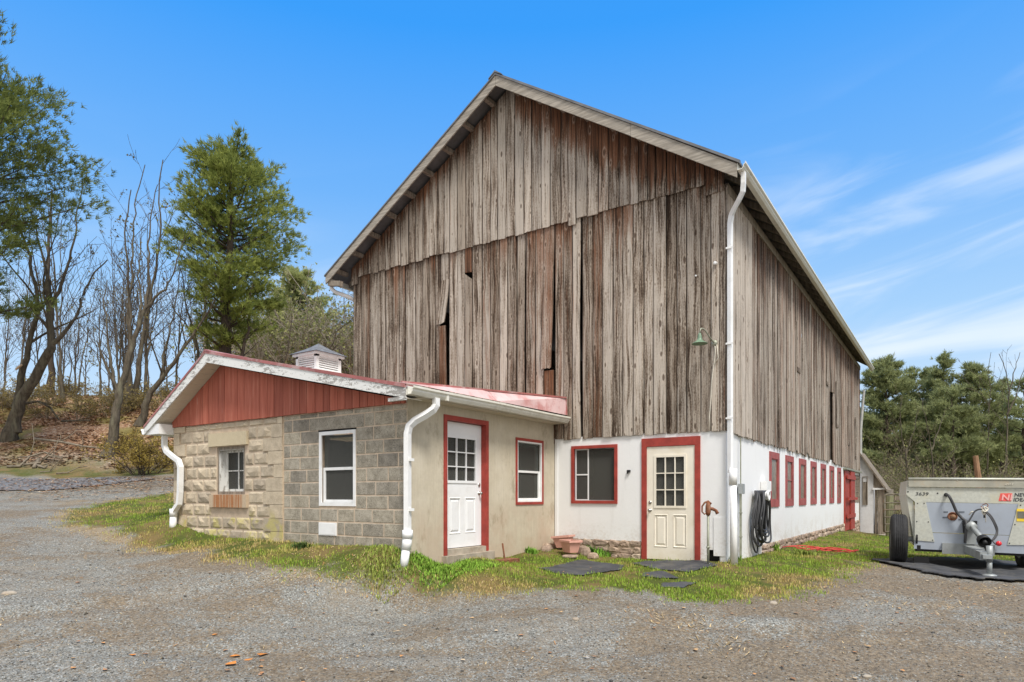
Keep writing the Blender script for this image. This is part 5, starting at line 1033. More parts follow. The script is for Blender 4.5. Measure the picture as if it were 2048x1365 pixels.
# bucket behind the shed window
bz=1.02; bc=(-4.80,-3.72,bz); bu=thing('bucket','galvanised bucket standing inside the white shed window','bucket',bc); t=MB(); t.lathe(bc,(0,0,1),[(0,0),(.10,0),(.135,.24),(.142,.245),(.128,.24),(.095,.02),(0,.02)],18); t.build('pail',M['tin'],bu,True); t=MB(); t.tube([(bc[0]-.135,bc[1],bz+.22),(bc[0]-.08,bc[1]-.03,bz+.14),(bc[0]+.08,bc[1]-.03,bz+.14),(bc[0]+.135,bc[1],bz+.22)],.006,5); t.build('handle',M['metal'],bu)
t=MB(); t.box(-5.6,-4.1,-3.96,-3.45,.96,1.018); 
for x in (-5.5,-4.2): t.box(x-.03,x+.03,-3.9,-3.84,.1,.96)
tag(t.build('bench',M['oldwood']),'old wooden bench inside the shed under the bucket','bench')
# fallen branches and logs on the bank
def branch(pts,r0,r1,label,group='fallen branches on the bank',sub=3,mat='deadwood'):
    r0*=.62; r1*=.62; P=[Vector(at(*p)) for p in pts]; P=[Vector((p.x,p.y,max(p.z,GS(p.x,p.y)+.05))) for p in P]; t=MB(); n=len(P); t.tube(P,[r0+(r1-r0)*k/(n-1) for k in range(n)],7)
    for k in range(sub):
        i=random.randint(1,n-2) if n>2 else 0; b=P[i]; dv=(P[min(i+1,n-1)]-P[i]).normalized(); sd=Vector((random.uniform(-.6,.6),random.uniform(-.6,.6),random.uniform(0,.8))); L=random.uniform(.4,1.1); e=b+(dv+sd)*L*.5; e2=b+(dv+sd*1.3)*L; t.tube([b,e,e2],[r1*.9,r1*.6,r1*.3],5)
    tag(t.build('fallen_branch',M[mat],None,True),label,'branch',group)
branch([(15,943,27),(40,933,27),(60,913,27.4),(90,905,27.6),(122,915,27.5)],.10,.04,'thick bent branch across the left of the brush pile')
branch([(47,930,27),(80,926,27.2),(98,912,27.4),(125,917,27.4)],.09,.04,'thick branch lying through the middle of the brush pile')
branch([(68,942,26.9),(72,928,27.2),(78,918,27.4)],.13,.10,'short sawn log end standing in the brush pile',sub=0)
branch([(35,915,27.8),(70,913,27.9),(105,922,27.8),(130,934,27.6)],.05,.02,'thin branch on top of the brush pile')
branch([(80,957,26.3),(100,948,26.5),(112,934,26.7)],.04,.015,'thin pale branch at the lane edge, left one')
branch([(112,955,26.3),(135,946,26.5),(155,936,26.8),(175,933,27)],.045,.015,'long pale branch pointing right at the lane edge')
branch([(75,931,27),(90,936,26.9),(94,932,27)],.08,.06,'curved short log right of the sawn log end',sub=0)
branch([(68,878,29.6),(120,884,29.4),(165,893,29),(205,897,28.7)],.10,.06,'long fallen log sloping across the leafy bank','logs on the bank')
branch([(48,808,33),(75,803,33),(100,815,33),(118,840,32.2)],.11,.06,'dark arching dead limb under the left trees','logs on the bank',sub=2,mat='bark')
branch([(124,843,32),(150,842,32),(180,841,32)],.09,.06,'dark straight log high on the bank','logs on the bank',sub=1,mat='bark')
branch([(295,945,26.6),(312,933,26.8),(325,920,27),(332,905,27.3)],.05,.02,'bare leaning branch beside the shed corner')
weed(858,1136,.42,1500,.075,'bright green turf clump right of the shed corner downspout',(.19,.32,.045)); weed(935,1134,.38,1200,.07,'bright green turf clump below the white shed door',(.20,.34,.045)); weed(768,1136,.40,1100,.065,'straw tinged turf clump left of the shed corner downspout',(.26,.30,.07))
# ================================================================== MANURE SPREADER
YAW=math.radians(28); ROLL=math.radians(1.0)
ey=Vector((FX*math.cos(YAW)+RX*math.sin(YAW),FY*math.cos(YAW)+RY*math.sin(YAW),0)); ex=Vector((RX*math.cos(YAW)-FX*math.sin(YAW),RY*math.cos(YAW)-FY*math.sin(YAW),0)); ez=Vector((0,0,1))
ex,ez=(ex*math.cos(ROLL)-ez*math.sin(ROLL)),(ez*math.cos(ROLL)+ex*math.sin(ROLL))
PC=Vector(at(1941,1045,11.75)); EYE=Vector((EX,EY,EZ))
def loc(px,py,off=0.0):
    r=Vector(at(px,py,1.0))-EYE; d=((PC-ey*off)-EYE).dot(ey)/r.dot(ey); p=EYE+r*d-PC; return (p.dot(ex),p.dot(ez))
def W(x,z,off=0.0): return tuple(PC+ex*x+ez*z-ey*off)
def SPt(px,py,off=0.0): x,z=loc(px,py,off); return W(x,z,off)
sp=thing('manure_spreader','galvanised and grey-blue manure spreader parked on black rubber sheeting','farm trailer',(PC.x,PC.y,GS(PC.x,PC.y)))
def slab(name,pts,off,th,mat,par=sp,mirror=False):
    t=MB(); P=[loc(*p) for p in pts]
    t.prism([W(x,z,off) for x,z in P],ey*th)
    if mirror: t.prism([W(-x,z,off) for x,z in P],ey*th)
    return t.build(name,mat,par)
bl=loc(1830,1100); tl_=loc(1813,962); W0=-loc(1813,975)[0]; Wb=-loc(1829,1082)[0]; zt=loc(1813,959)[1]; zb=loc(1829,1082)[1]
# box : floor and two sides running back
t=MB(); L_=2.6
for s in (-1,1):
    t.prism([W(s*W0,loc(1813,990)[1],-.03),W(s*(W0-.02),zt-.02,-.03),W(s*(W0-.07),zt-.02,-.03),W(s*(Wb-.05),zb-.05,-.03),W(s*Wb,zb-.05,-.03)],ey*L_)
t.prism([W(-Wb,zb-.1,-.03),W(Wb,zb-.1,-.03),W(Wb,zb-.04,-.03),W(-Wb,zb-.04,-.03)],ey*L_); t.build('hopper',M['spgalv'],sp)
P=[loc(1817,958),loc(1817,974)]; t=MB(); t.prism([W(P[1][0],P[1][1],.03),W(-P[1][0],P[1][1],.03),W(-P[0][0],P[0][1],.0),W(P[0][0],P[0][1],.0)],ey*.03); o=t.build('top_rail',M['sptop'],sp)
t=MB(); t.tube([W(P[0][0],P[0][1],.0),W(-P[0][0],P[0][1],.0)],.022,8); t.build('rail_lip',M['spgalv'],o,True)
xl,zl=loc(1813,975); z2=loc(1813,990)[1]; x3,z3=loc(1830,1004); t=MB()
t.prism([W(xl,zl),W(xl,z2),W(x3,z3),W(-x3,z3),W(-xl,z2),W(-xl,zl)],ey*.03); band=t.build('upper_panel',M['spgalv'],sp)
x4,z4=loc(1852,1005); x5,z5=loc(1869,1084); x6,z6=loc(1829,1081)
for s in (-1,1):
    t=MB(); t.prism([W(-s*x3,z3,.012),W(-s*x4,z4,.012),W(-s*x5,z5,.012),W(-s*x6,z6,.012)],ey*.03); pl=t.build('side_plate',M['spgalv'],sp)
    for (a,b) in ((x3+.04,z3-.03),(x4-.03,z4-.02),(x5-.03,z5+.03),(x6+.03,z6+.03),((x4+x5)/2-.03,(z4+z5)/2),(x6+.03,z6+.35)): one('bolt',M['black'],pl,lambda t:t.lathe(W(-s*a,b,.012),-ey,[(0,0),(.011,0),(.009,.006),(0,.007)],8))
zm=loc(1900,1067)[1]; xm=x4+(x5-x4)*(z4-zm)/(z4-z5); t=MB()
t.prism([W(x4,z4),W(-x4,z4),W(-xm,zm+.006),W(xm,zm+.006)],ey*.03); t.build('front_panel',M['spgrey'],sp)
zb2=loc(1831,1098)[1]; t=MB(); t.prism([W(xm,zm-.006),W(-xm,zm-.006),W(-x5,z5),W(-x6,z6),W(-x6+.01,zb2),W(x6-.01,zb2),W(x6,z6),W(x5,z5)],ey*.03); t.build('lower_panel',M['spgrey'],sp)
t=MB(); t.prism([W(x6+.02,zb2,-.05),W(-x6-.02,zb2,-.05),W(-x6-.02,zb2-.045,-.05),W(x6+.02,zb2-.045,-.05)],ey*.1); t.build('frame_beam',M['black'],sp)
xa,za=loc(1884,1086); xb,zb3=loc(1884,1105); t=MB(); t.prism([W(xa,za,.05),W(-xa*.84,za,.05),W(-xa*.84,zb3-.02,.05),W(xa,zb3-.02,.05)],ey*.05); dp=t.build('drawbar_plate',M['spsteel'],sp)
t=MB(); t.beam(W(-.02,(za+zb3)/2,.05),W(.05,(za+zb3)/2-.02,1.35),.16,.13); t.obox(W(.05,(za+zb3)/2-.02,1.42),ex*.06,ez*.03,ey*.09); t.build('drawbar',M['spsteel'],sp)
slab('drawbar_slot',[(1937,1094),(1957,1095),(1957,1103),(1938,1102)],.056,.004,M['black'],dp)
# jack stand
jb_=Vector(SPt(1979,1092,1.32)); jf=Vector((jb_.x,jb_.y,GS(jb_.x,jb_.y)+.06)); t=MB(); t.tube([jb_,(jb_*.45+jf*.55)],.046,12); t.tube([(jb_*.5+jf*.5),jf+Vector((0,0,.01))],.037,12); t.build('jack_leg',M['spsteel'],sp,True); t=MB(); t.lathe(jf,(0,0,1),[(0,-.03),(.10,-.03),(.10,.0),(.05,.015),(0,.02)],14); t.build('jack_foot',M['spsteel'],sp,True)
# gearbox, PTO shaft
slab('gearbox_shield',[(1924,1042),(1953,1042),(1952,1067),(1926,1067)],.09,.10,M['black']); slab('mount_plate',[(1931,1062),(1951,1062),(1950,1088),(1931,1088)],.12,.06,M['spsteel'])
g0=Vector(SPt(1940,1051,.10)); g1=Vector(SPt(1963,1076,.85)); t=MB(); t.tube([g0,g0+(g1-g0)*.18],.085,16); t.tube([g0+(g1-g0)*.15,g1],.044,4,ph=.6); t.build('drive_shaft',M['spsteel'],sp,True)
t=MB(); g2=Vector(SPt(1969,1084,.98)); ax=(g2-g1).normalized(); t.lathe(g1,ax,[(.05,0),(.085,.04),(.10,.16),(.085,.16),(.06,.05),(.0,.05)],16); t.tube([g1+ax*.05,g1+ax*.2],.035,8); t.tube([Vector(SPt(1975,1096,1.0)),Vector(SPt(1979,1102,1.1))],.05,8); t.build('shaft_bell',M['black'],sp,True)
def cable(pts,r,mat=M['hose'],name='hydraulic_hose'):
    P=[Vector(SPt(*p)) for p in pts]; Q=[]
    for i in range(len(P)-1):
        p0,p1,p2,p3=P[max(i-1,0)],P[i],P[i+1],P[min(i+2,len(P)-1)]
        for k in range(6):
            u=k/6; Q.append(.5*((2*p1)+(p2-p0)*u+(2*p0-5*p1+4*p2-p3)*u*u+(3*p1-p0-3*p2+p3)*u**3))
    Q.append(P[-1]); t=MB(); t.tube(Q,r,8); return t.build(name,mat,sp,True)
cable([(1892,990,.0),(1898,993,.12),(1906,1008,.12),(1913,1024,.10),(1924,1037,.12),(1932,1044,.16),(1932,1060,.2),(1930,1086,.18)],.024)
cable([(1936,1046,.18),(1943,1034,.16),(1950,1023,.14),(1960,1019,.14),(1969,1022,.14),(1981,1031,.18),(1991,1048,.22),(1995,1062,.24),(1990,1077,.3),(1975,1086,.5)],.014)
cable([(1969,1023,.14),(1980,1034,.2),(1989,1050,.24),(1993,1066,.26),(1984,1082,.4)],.013)
cable([(1969,1022,.13),(1969,1036,.10)],.018)
cable([(1971,1024,.13),(1971.5,1045,.08)],.006,M['twine'],'twine'); cable([(1962,1013,.10),(1968,1018,.15),(1976,1012,.12),(1972,1008,.10),(1964,1011,.10)],.007,M['rust'],'tie_wire')
cable([(1963,1016,.13),(1970,1024,.17),(1976,1018,.15),(1968,1014,.16),(1974,1026,.15),(1964,1022,.15),(1968,1030,.13),(1972,1020,.17)],.010,M['twine'],'twine'); cable([(1938,1030,.05),(1944,1024,.08),(1948,1026,.05)],.010,M['twine'],'twine')
t=MB(); x,z=loc(1892,990); t.lathe(W(x,z,.0),-ey,[(.0,0),(.035,0),(.034,.02),(.02,.025)],12); t.build('hose_port',M['black'],sp)
x,z=loc(1905,1033); t=MB(); t.lathe(W(x,z,.002),-ey,[(.0,.0),(.072,.0),(.078,.010),(.070,.016),(.060,.004)],20); ho_=t.build('inspection_hole',M['rust'],sp,True); t=MB(); t.lathe(W(x+.01,z-.01,.004),-ey,[(0,.03),(.03,.028),(.045,.0)],12); t.build('hole_plug',M['post'],ho_,True)
for (a,b,c,d) in ((1887,1023,1896,1026),(1885,1034,1895,1037),(1917,1023,1929,1026),(1917,1038,1926,1041)): slab('marking',[(a,b),(c,b),(c,d),(a,d)],.004,.004,simple('faded_marking',(.14,.16,.19),.6))
x,z=loc(1996,1087); t=MB(); t.lathe(W(x,z,.06),-ey,[(.0,.0),(.045,0),(.042,.03),(.02,.045),(0,.047)],14); t.build('marker_light',M['redlens'],sp,True); cable([(1984,1081,.06),(1990,1088,.08),(1996,1091,.07)],.010)
dc=slab('warning_decal',[(2033,1018),(2070,1018.5),(2070,1044),(2033,1043)],.018,.005,M['yellow']); slab('decal_text',[(2034,1023),(2069,1023.5),(2069,1038),(2034,1037)],.022,.004,simple('decal_grey',(.16,.16,.13),.6),dc)
lg=slab('logo_plate',[(2001,987),(2024.5,987),(2022,1003),(1997,1002.5)],.004,.004,M['decalred'])
def letter(txt,px,py,h,mat,par,off=.006,slant=.0,wscale=1.0,bold=.0):
    cu=bpy.data.curves.new('t','FONT'); cu.body=txt; cu.size=1; cu.extrude=.0; cu.offset=bold; cu.shear=slant; ob_=bpy.data.objects.new('t',cu); COL.objects.link(ob_)
    dg=bpy.context.evaluated_depsgraph_get(); me=bpy.data.meshes.new_from_object(ob_.evaluated_get(dg)); bpy.data.objects.remove(ob_)
    vs=[v.co.copy() for v in me.vertices]; cap=max(v.y for v in vs); x0,z0=loc(px,py,off); x_=min(v.x for v in vs)
    t=MB(); t.add([W(x0+(v.x-x_)/cap*h*wscale,z0+v.y/cap*h,off) for v in vs],[tuple(p.vertices) for p in me.polygons]); o=t.build('lettering',mat,par); bpy.data.meshes.remove(me)
    sm=o.modifiers.new('s','SOLIDIFY'); sm.thickness=.003; sm.offset=0; return o
letter('3639',1831,991,.058,M['ink'],band,.004,.12,1.25); letter('NEW',2029,993.5,.062,M['ink'],band,.004,.1,1.0,.012); letter('IDEA',2027,1003,.062,M['ink'],band,.004,.1,1.0,.012); letter('NI',2003,1000.5,.10,M['decalpink'],lg,.009,.1,1.1,.03)
letter('203',2009,970.5,.035,M['twine'],o,.028,.3,1.6)
for px,py in ((1816,984),(1875,987)): a,b=loc(px,py); one('bolt',M['black'],band,lambda t:t.lathe(W(a,b,.0),-ey,[(0,0),(.014,0),(.012,.006),(0,.007)],8))
# wheels
def wheel(c,name='wheel'):
    c=Vector(c); R=.465; wd=.130; prof=[(.27,-wd+.01),(.33,-wd-.012),(.40,-wd-.006),(R-.03,-wd+.012),(R-.006,-wd+.04)]
    for k in range(5): u=-wd+.05+k*(2*wd-.10)/5; w=(2*wd-.10)/5; prof+=[(R,u+.004),(R,u+w-.014),(R-.012,u+w-.010),(R-.012,u+w-.002)]
    prof+=[(R-.006,wd-.04),(R-.03,wd-.012),(.40,wd+.006),(.33,wd+.012),(.27,wd-.01)]
    t=MB(); t.lathe(c,ex,[(.0,-.02),(.10,-.03),(.12,-.10),(.24,-.10),(.275,-wd+.005),(.28,-wd+.02),(.28,wd-.02),(.275,wd-.005),(.24,.06),(.12,.06),(.10,.12),(0,.13)],24); w_=t.build(name,M['spsteel'],sp,True)
    t=MB(); t.lathe(c,ex,prof,36); t.build('tyre',M['rubber'],w_,True)
cL=Vector(at(1797,1079,12.4)); cL.z=GS(cL.x,cL.y)+.465+.02; wheel(cL); cR=cL+ex*2.62; cR=Vector(at(2055,1094,11.9)); cR.z=GS(cR.x,cR.y)+.47; wheel(cR)
t=MB(); t.tube([cL,cR],.05,10); t.build('axle',M['spsteel'],sp); t=MB()
for k,zz in enumerate((.05,.25,.45,.62)): t.obox(cL+ex*.32+ey*(.1)+ez*(zz-.2),ex*.03,ey*.25,ez*.05)
t.lathe(cL+ex*.27+ez*.35,ex,[(0,0),(.14,0),(.14,.03),(0,.03)],14); t.lathe(cL+ex*.27+ez*.02,ex,[(0,0),(.18,0),(.18,.03),(0,.03)],14); t.build('chain_drive',M['black'],sp)
bkz=GS(cL.x+ex.x*.3,cL.y+ex.y*.3); t=MB(); t.obox(cL+ex*.36+Vector((0,0,bkz+.10-cL.z))-ey*.1,ex*.12,ey*.06,Vector((0,0,.07))); tag(t.build('wooden_block',M['black']),'dark block wedged beside the left spreader wheel','block')
# ================================================================== TREES
class TW:                                             # fast tube collector
    def __init__(s): s.V=[]; s.F=[]; s.n=0
    def tube(s,P,R,n=5):
        P=np.asarray(P,float); R=np.asarray(R,float); m=len(P)
        d=np.gradient(P,axis=0); d/=np.linalg.norm(d,axis=1,keepdims=True)+1e-9
        ref=np.array([.3,.2,.93]) if abs(d[0,2])<.85 else np.array([.95,.3,.1]); a=np.cross(d,ref); a/=np.linalg.norm(a,axis=1,keepdims=True)+1e-9; b=np.cross(d,a)
        t=np.arange(n)*2*np.pi/n
        ring=P[:,None]+R[:,None,None]*(np.cos(t)[None,:,None]*a[:,None]+np.sin(t)[None,:,None]*b[:,None]); s.V.append(ring.reshape(-1,3))
        i=np.arange(m-1)[:,None]*n; k=np.arange(n)[None]; k2=(k+1)%n
        s.F.append((np.stack([i+k,i+k2,i+n+k2,i+n+k],-1)).reshape(-1,4)+s.n); s.n+=m*n
    def build(s,name,mat,parent=None,col=None,smooth=True):
        V=np.concatenate(s.V); return np_mesh(name,V,np.concatenate(s.F),mat,parent,col=np.tile(col,(len(V),1)) if col is not None else None,smooth=smooth)
def rv(r,s=1.0): v=r.normal(0,1,3); return v/np.linalg.norm(v)*s
def resample(P,n):
    P=np.asarray(P,float); L=np.r_[0,np.cumsum(np.linalg.norm(np.diff(P,axis=0),axis=1))]; t=np.linspace(0,L[-1],n); return np.stack([np.interp(t,L,P[:,k]) for k in range(3)],-1),L[-1]
def sprout(r,thick,thin,P,R,level,maxl,dens,lenf,up=.35,ends=None,spread=.8,tmin=.3):
    n=len(P); seg,L=resample(P,max(n,6)); 
    num=max(2,int(L*dens*1.6))
    for _ in range(num):
        t=tmin+(1-tmin)*r.random(); i=min(int(t*(len(seg)-1)),len(seg)-2); p=seg[i]+(seg[i+1]-seg[i])*r.random(); dv=seg[i+1]-seg[i]; dv=dv/(np.linalg.norm(dv)+1e-9)
        sd=rv(r); sd=sd-dv*sd.dot(dv); sd/=np.linalg.norm(sd)+1e-9
        d=dv*(1-.45*spread)+sd*spread+np.array([0,0,up]); d/=np.linalg.norm(d)
        ln=L*lenf*(1.15-t*.75)*(.55+.7*r.random()); rad0=np.interp(t,np.linspace(0,1,len(R)),R)*(.35+.25*r.random())
        if ln<.18: continue
        m=5; Q=[p]
        for k in range(m-1): d=d+rv(r,.16)+np.array([0,0,up*.18]); d/=np.linalg.norm(d); Q.append(Q[-1]+d*ln/(m-1))
        Rq=np.maximum(rad0*(1-np.linspace(0,.8,m)),.008)
        (thick if rad0>.035 else thin).tube(Q,Rq,6 if rad0>.06 else (4 if rad0>.02 else 3))
        if level<maxl: sprout(r,thick,thin,np.array(Q),Rq,level+1,maxl,dens*1.35,lenf*1.05,up*.9,ends,spread,.2)
        elif ends is not None: ends.extend(Q[2:])
def leaf_tris(name,P,size,mat,parent,r,c=None,flat=0.0):
    P=np.asarray(P); n=len(P); a=r.normal(0,1,(n,3)); b=r.normal(0,1,(n,3)); a/=np.linalg.norm(a,axis=1,keepdims=True); b-=a*(a*b).sum(1,keepdims=True); b/=np.linalg.norm(b,axis=1,keepdims=True); s=(size*(.5+r.random((n,1))))
    V=np.stack([P-a*s*.5,P+a*s*.5,P+b*s*.8],1).reshape(-1,3); F=np.arange(3*n).reshape(-1,3); t=np.repeat(r.random(n) if c is None else c,3)
    return np_mesh(name,V,F,mat,parent,col=np.stack([t,t,t,np.ones(3*n)],-1))
def bare_tree(name,label,limbs,d,cat='tree',group=None,dens=.9,maxl=3,seed=1,lenf=.40,leaves_=0,barkm='bark',twm='twig',stub=None,up=.35):
    r=np.random.default_rng(seed); b0=limbs[0][0][0]; base=np.array(at(b0[0],b0[1],d)); base[2]=GS(base[0],base[1])-.1
    T=thing(name,label,cat,tuple(base),group); th=TW(); tn=TW(); ends=[]
    for li,(pts,r0,r1,tw) in enumerate(limbs):
        P=[]; 
        for k,q in enumerate(pts):
            dd=d+(q[2] if len(q)>2 else 0); P.append(at(q[0],q[1],dd))
        if li==0: P[0]=tuple(base)
        P,L=resample(P,max(8,len(P)*3)); P[1:-1]+=r.normal(0,.03,(len(P)-2,3)); R=.85*r0*(r1/r0)**np.linspace(0,1,len(P))
        if li==0: R[0]*=1.45; R[1]*=1.12
        th.tube(P,R,9)
        if tw>0: sprout(r,th,tn,P,R,1,maxl,dens*tw,lenf,up,ends)
    th.build('trunk',M[barkm],T)
    if tn.n: tn.build('crown',M[twm],T)
    if leaves_ and ends:
        e=np.array(ends); k=r.integers(0,len(e),leaves_); leaf_tris('last_leaves',e[k]+r.normal(0,.10,(leaves_,3)),.08,M['fewleaves'],T,r)
    if stub: 
        p=Vector(at(*stub[0])); n_=Vector(stub[1]).normalized(); t=MB(); t.lathe(p,n_,[(0,.02),(stub[2]*.95,.015),(stub[2],0),(stub[2],-.05)],14); t.build('sawn_face',M['cutwood'],T)
    return T
def pine(name,label,px,d,top_py,crown_py,base=None,rad=(3,3),seed=1,mat='needle',dens=1.0,lean=0,group=None,prof=None,trunk_r=.22,nl=.30,cl=34,whorl=.55,asym=None):
    r=np.random.default_rng(seed); a=(px-HX)/FL; bx,by=EX+d*(a*RX+FX),EY+d*(a*RY+FY); bz=GS(bx,by)-.1; top=EZ+d*(HY-top_py)/FL; cs=EZ+d*(HY-crown_py)/FL
    T=thing(name,label,'tree',(bx,by,bz),group); th=TW(); m=12; zz=np.linspace(bz,top,m); tt=np.linspace(0,1,m)
    P=np.stack([bx+lean*RX*tt**1.3+r.normal(0,.05,m),by+lean*RY*tt**1.3+r.normal(0,.05,m),zz],-1); R=trunk_r*(1-.9*tt); R[0]*=1.3; th.tube(P,R,9); C=[];Dv=[]
    prof=prof or (lambda t:(1-t)**.75*.92+.08 if t>.12 else .72+t*1.5)
    z=cs-1.5*(top-cs)/12
    while z<top-.2:
        t=(z-cs)/(top-cs); nb_=4 if t>0 else 2
        for k in range(nb_):
            az=r.random()*6.283; side=math.cos(az); rr=(rad[1] if side>0 else rad[0]); rr=rr*abs(side)+.5*(rad[0]+rad[1])*(1-abs(side))
            L=rr*prof(max(t,0))*(.55+.6*r.random())*(1 if t>0 else .6); o=np.array([np.interp(z,zz,P[:,0]),np.interp(z,zz,P[:,1]),z+r.random()*.4])
            dv=np.array([RX*side+FX*math.sin(az),RY*side+FY*math.sin(az),.10+.55*max(t,0)**2+.18*r.random()]); Q=[o]; mm=6
            for q in range(mm-1): dv=dv+rv(r,.10)+np.array([0,0,.05]); Q.append(Q[-1]+dv/np.linalg.norm(dv)*L/(mm-1))
            Q=np.array(Q); th.tube(Q,np.maximum(trunk_r*.22*(1-t*.6)*(1-np.linspace(0,.85,mm)),.008),4)
            if t<0: continue
            nc=int(cl*dens*L/2.2*(.8+.5*r.random())); s=.28+.72*r.random(nc)**.7; i=np.minimum((s*(mm-1)).astype(int),mm-2); f=(s*(mm-1)-i)[:,None]
            c=Q[i]*(1-f)+Q[i+1]*f; w=.12+.28*(L*.35)*np.sin(np.pi*np.minimum(s,1)*.85)[:,None]; off=r.normal(0,1,(nc,3))*w*np.array([1,1,.38]); C.append(c+off); dd=dv[None]*.7+off*.9+np.array([0,0,.35]); Dv.append(dd)
        z+=whorl*(.6+.8*r.random())*(1-.35*max(t,0))
    C.append(P[-1]+r.normal(0,.15,(12,3))); Dv.append(np.tile([0,0,1.],(12,1)))
    C=np.concatenate(C); Dv=np.concatenate(Dv); Dv/=np.linalg.norm(Dv,axis=1,keepdims=True)+1e-9; n=len(C); K=9
    dirs=Dv[:,None]+r.normal(0,.55,(n,K,3)); dirs/=np.linalg.norm(dirs,axis=2,keepdims=True); L=nl*(.6+.6*r.random((n,K,1))); w=r.normal(0,1,(n,K,3)); w-=dirs*(w*dirs).sum(2,keepdims=True); w/=np.linalg.norm(w,axis=2,keepdims=True); w*=.020*(d/34)
    c=C[:,None]+r.normal(0,.035,(n,K,3)); V=np.stack([c-w,c+w,c+dirs*L],2).reshape(-1,3); F=np.arange(len(V)).reshape(-1,3); tn=np.clip(.45+.22*r.normal(0,1,n),0,1)
    tn=np.repeat(tn,3*K)*(.8+.4*np.repeat(r.random(n*K),3)); th.build('trunk',M['pinebark'],T); np_mesh('crown',V,F,M[mat],T,col=np.stack([tn,tn,tn,np.ones(len(tn))],-1)); return T
# ---- left bank
bare_tree('bare_tree','stout leaning double trunk at far left with a pale sawn limb',[([(18,868),(40,800),(72,752),(104,695),(100,640),(98,600),(96,560)],.36,.15,.2),([(34,866),(30,812),(44,750),(60,690),(76,625),(72,570),(58,515),(35,440)],.24,.06,.8),([(104,690),(128,668),(148,640),(165,590),(185,550),(215,520)],.13,.03,1),([(100,612),(122,575),(140,520),(150,470),(158,400),(175,340)],.11,.02,1),([(98,570),(85,510),(68,450),(60,390)],.10,.02,1),([(103,640),(88,590),(90,530),(110,470),(120,420)],.09,.02,1)],30.5,seed=3,stub=(at and (37,734,30.1),(-.2,-.6,.6),.19),leaves_=260,dens=.62)
bare_tree('bare_tree','straight brown trunk standing behind the leaning double trunk',[([(101,797),(103,745),(100,690),(96,600),(99,480),(104,380)],.25,.06,.25)],39,seed=5,dens=.5,leaves_=60,barkm='pinebark')
bare_tree('bare_tree','forked grey tree in front of the bank left of the shed roof',[([(216,922),(228,860),(238,800),(240,775),(252,740),(262,700),(275,655),(292,615)],.30,.09,.3),([(236,800),(226,760),(220,715),(214,660),(208,600),(214,560)],.13,.02,.9),([(252,735),(262,680),(258,620),(262,560),(268,480),(272,400),(290,330)],.12,.02,1),([(285,625),(305,600),(330,580),(350,540),(370,470)],.09,.02,1),([(292,615),(300,560),(296,500),(300,430),(315,370)],.09,.02,1),([(276,655),(284,610),(276,550),(280,470)],.08,.02,.9)],28.5,seed=7,leaves_=240,dens=.62)
bare_tree('bare_tree','tall slender trunk between the forked tree and the pine',[([(256,832),(258,770),(262,700),(256,640),(258,560),(250,470),(262,380)],.22,.03,.45)],35,seed=9,dens=.7,leaves_=120)
bare_tree('bare_tree','slender pale trunk leaning right behind the shed ridge',[([(268,818),(275,755),(283,690),(296,620),(312,540),(322,450),(318,380),(326,320)],.22,.03,.45)],36,seed=10,dens=.7,leaves_=120)
bare_tree('bare_tree','low crooked tree leaning right over the shed eave',[([(278,830),(300,785),(322,760),(345,728),(372,690),(405,640),(430,600)],.24,.05,.9),([(322,760),(326,720),(340,660),(352,600),(360,540)],.11,.02,.9)],33,seed=12,dens=.75,leaves_=150)
bare_tree('bare_tree','thin sapling standing alone in the sky gap',[([(152,800),(160,740),(172,680),(176,640),(190,590),(196,540)],.07,.012,.7)],37,seed=13,dens=.8,leaves_=120)
bare_tree('bare_tree','upright thin sapling left of the lone one',[([(138,800),(140,740),(139,690),(141,640)],.06,.012,.7)],38,seed=14,dens=.8,leaves_=90)
bare_tree('bare_tree','bushy bare tree under the pine crown behind the red shed ridge',[([(395,800),(400,740),(392,680),(372,610),(362,540),(352,470)],.15,.02,.9),([(400,740),(415,690),(412,630),(400,560),(392,500)],.12,.02,.9),([(395,700),(380,660),(350,620),(330,580)],.10,.02,.9)],36,seed=15,dens=.85,leaves_=160)
bare_tree('bare_tree','dark crooked bare tree behind the cupola',[([(600,790),(622,735),(648,712),(665,690),(672,665),(690,650),(712,630)],.16,.03,.7),([(648,714),(680,688),(705,690),(720,700)],.07,.02,.6),([(560,760),(575,700),(583,650),(580,600)],.08,.02,.9)],44,seed=16,dens=.6,barkm='pinebark')
pine('pine_tree','tall pine cut by the left edge of the photo',-60,26.5,75,640,rad=(3.6,5.5),seed=21,mat='needle_dark',dens=1.9,trunk_r=.26,prof=lambda t:(.55 if t<.26 else (1.0 if t<.38 else (.62 if t<.44 else (.88 if t<.66 else (1-t)*2.3+.08)))),cl=40,whorl=.55,nl=.24)
pine('pine_tree','dense green pine rising behind the shed ridge',447,35,312,710,rad=(2.9,3.9),seed=22,dens=1.2,lean=.6,trunk_r=.42,prof=lambda t:(.55+.45*min(1,t*2.6)) if t<.5 else (1.0-.25*(t-.5)/.36 if t<.86 else (1-t)*4.6+.12),cl=48,whorl=.42,nl=.27)
bare_tree('bare_tree','dark limb forking right beside the dense pine trunk',[([(462,760),(485,705),(500,650),(498,600),(508,560)],.2,.05,.6)],34.6,seed=24,dens=.5,barkm='pinebark')
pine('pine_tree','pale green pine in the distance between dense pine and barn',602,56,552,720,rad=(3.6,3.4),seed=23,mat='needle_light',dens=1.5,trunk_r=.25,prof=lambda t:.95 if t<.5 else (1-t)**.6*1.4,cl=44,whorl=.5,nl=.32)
pine('pine_tree','small pale pine low behind the dense pine',545,54,620,740,rad=(2.2,2.2),seed=25,mat='needle_light',dens=1.2,trunk_r=.2,cl=40,whorl=.5,nl=.32)
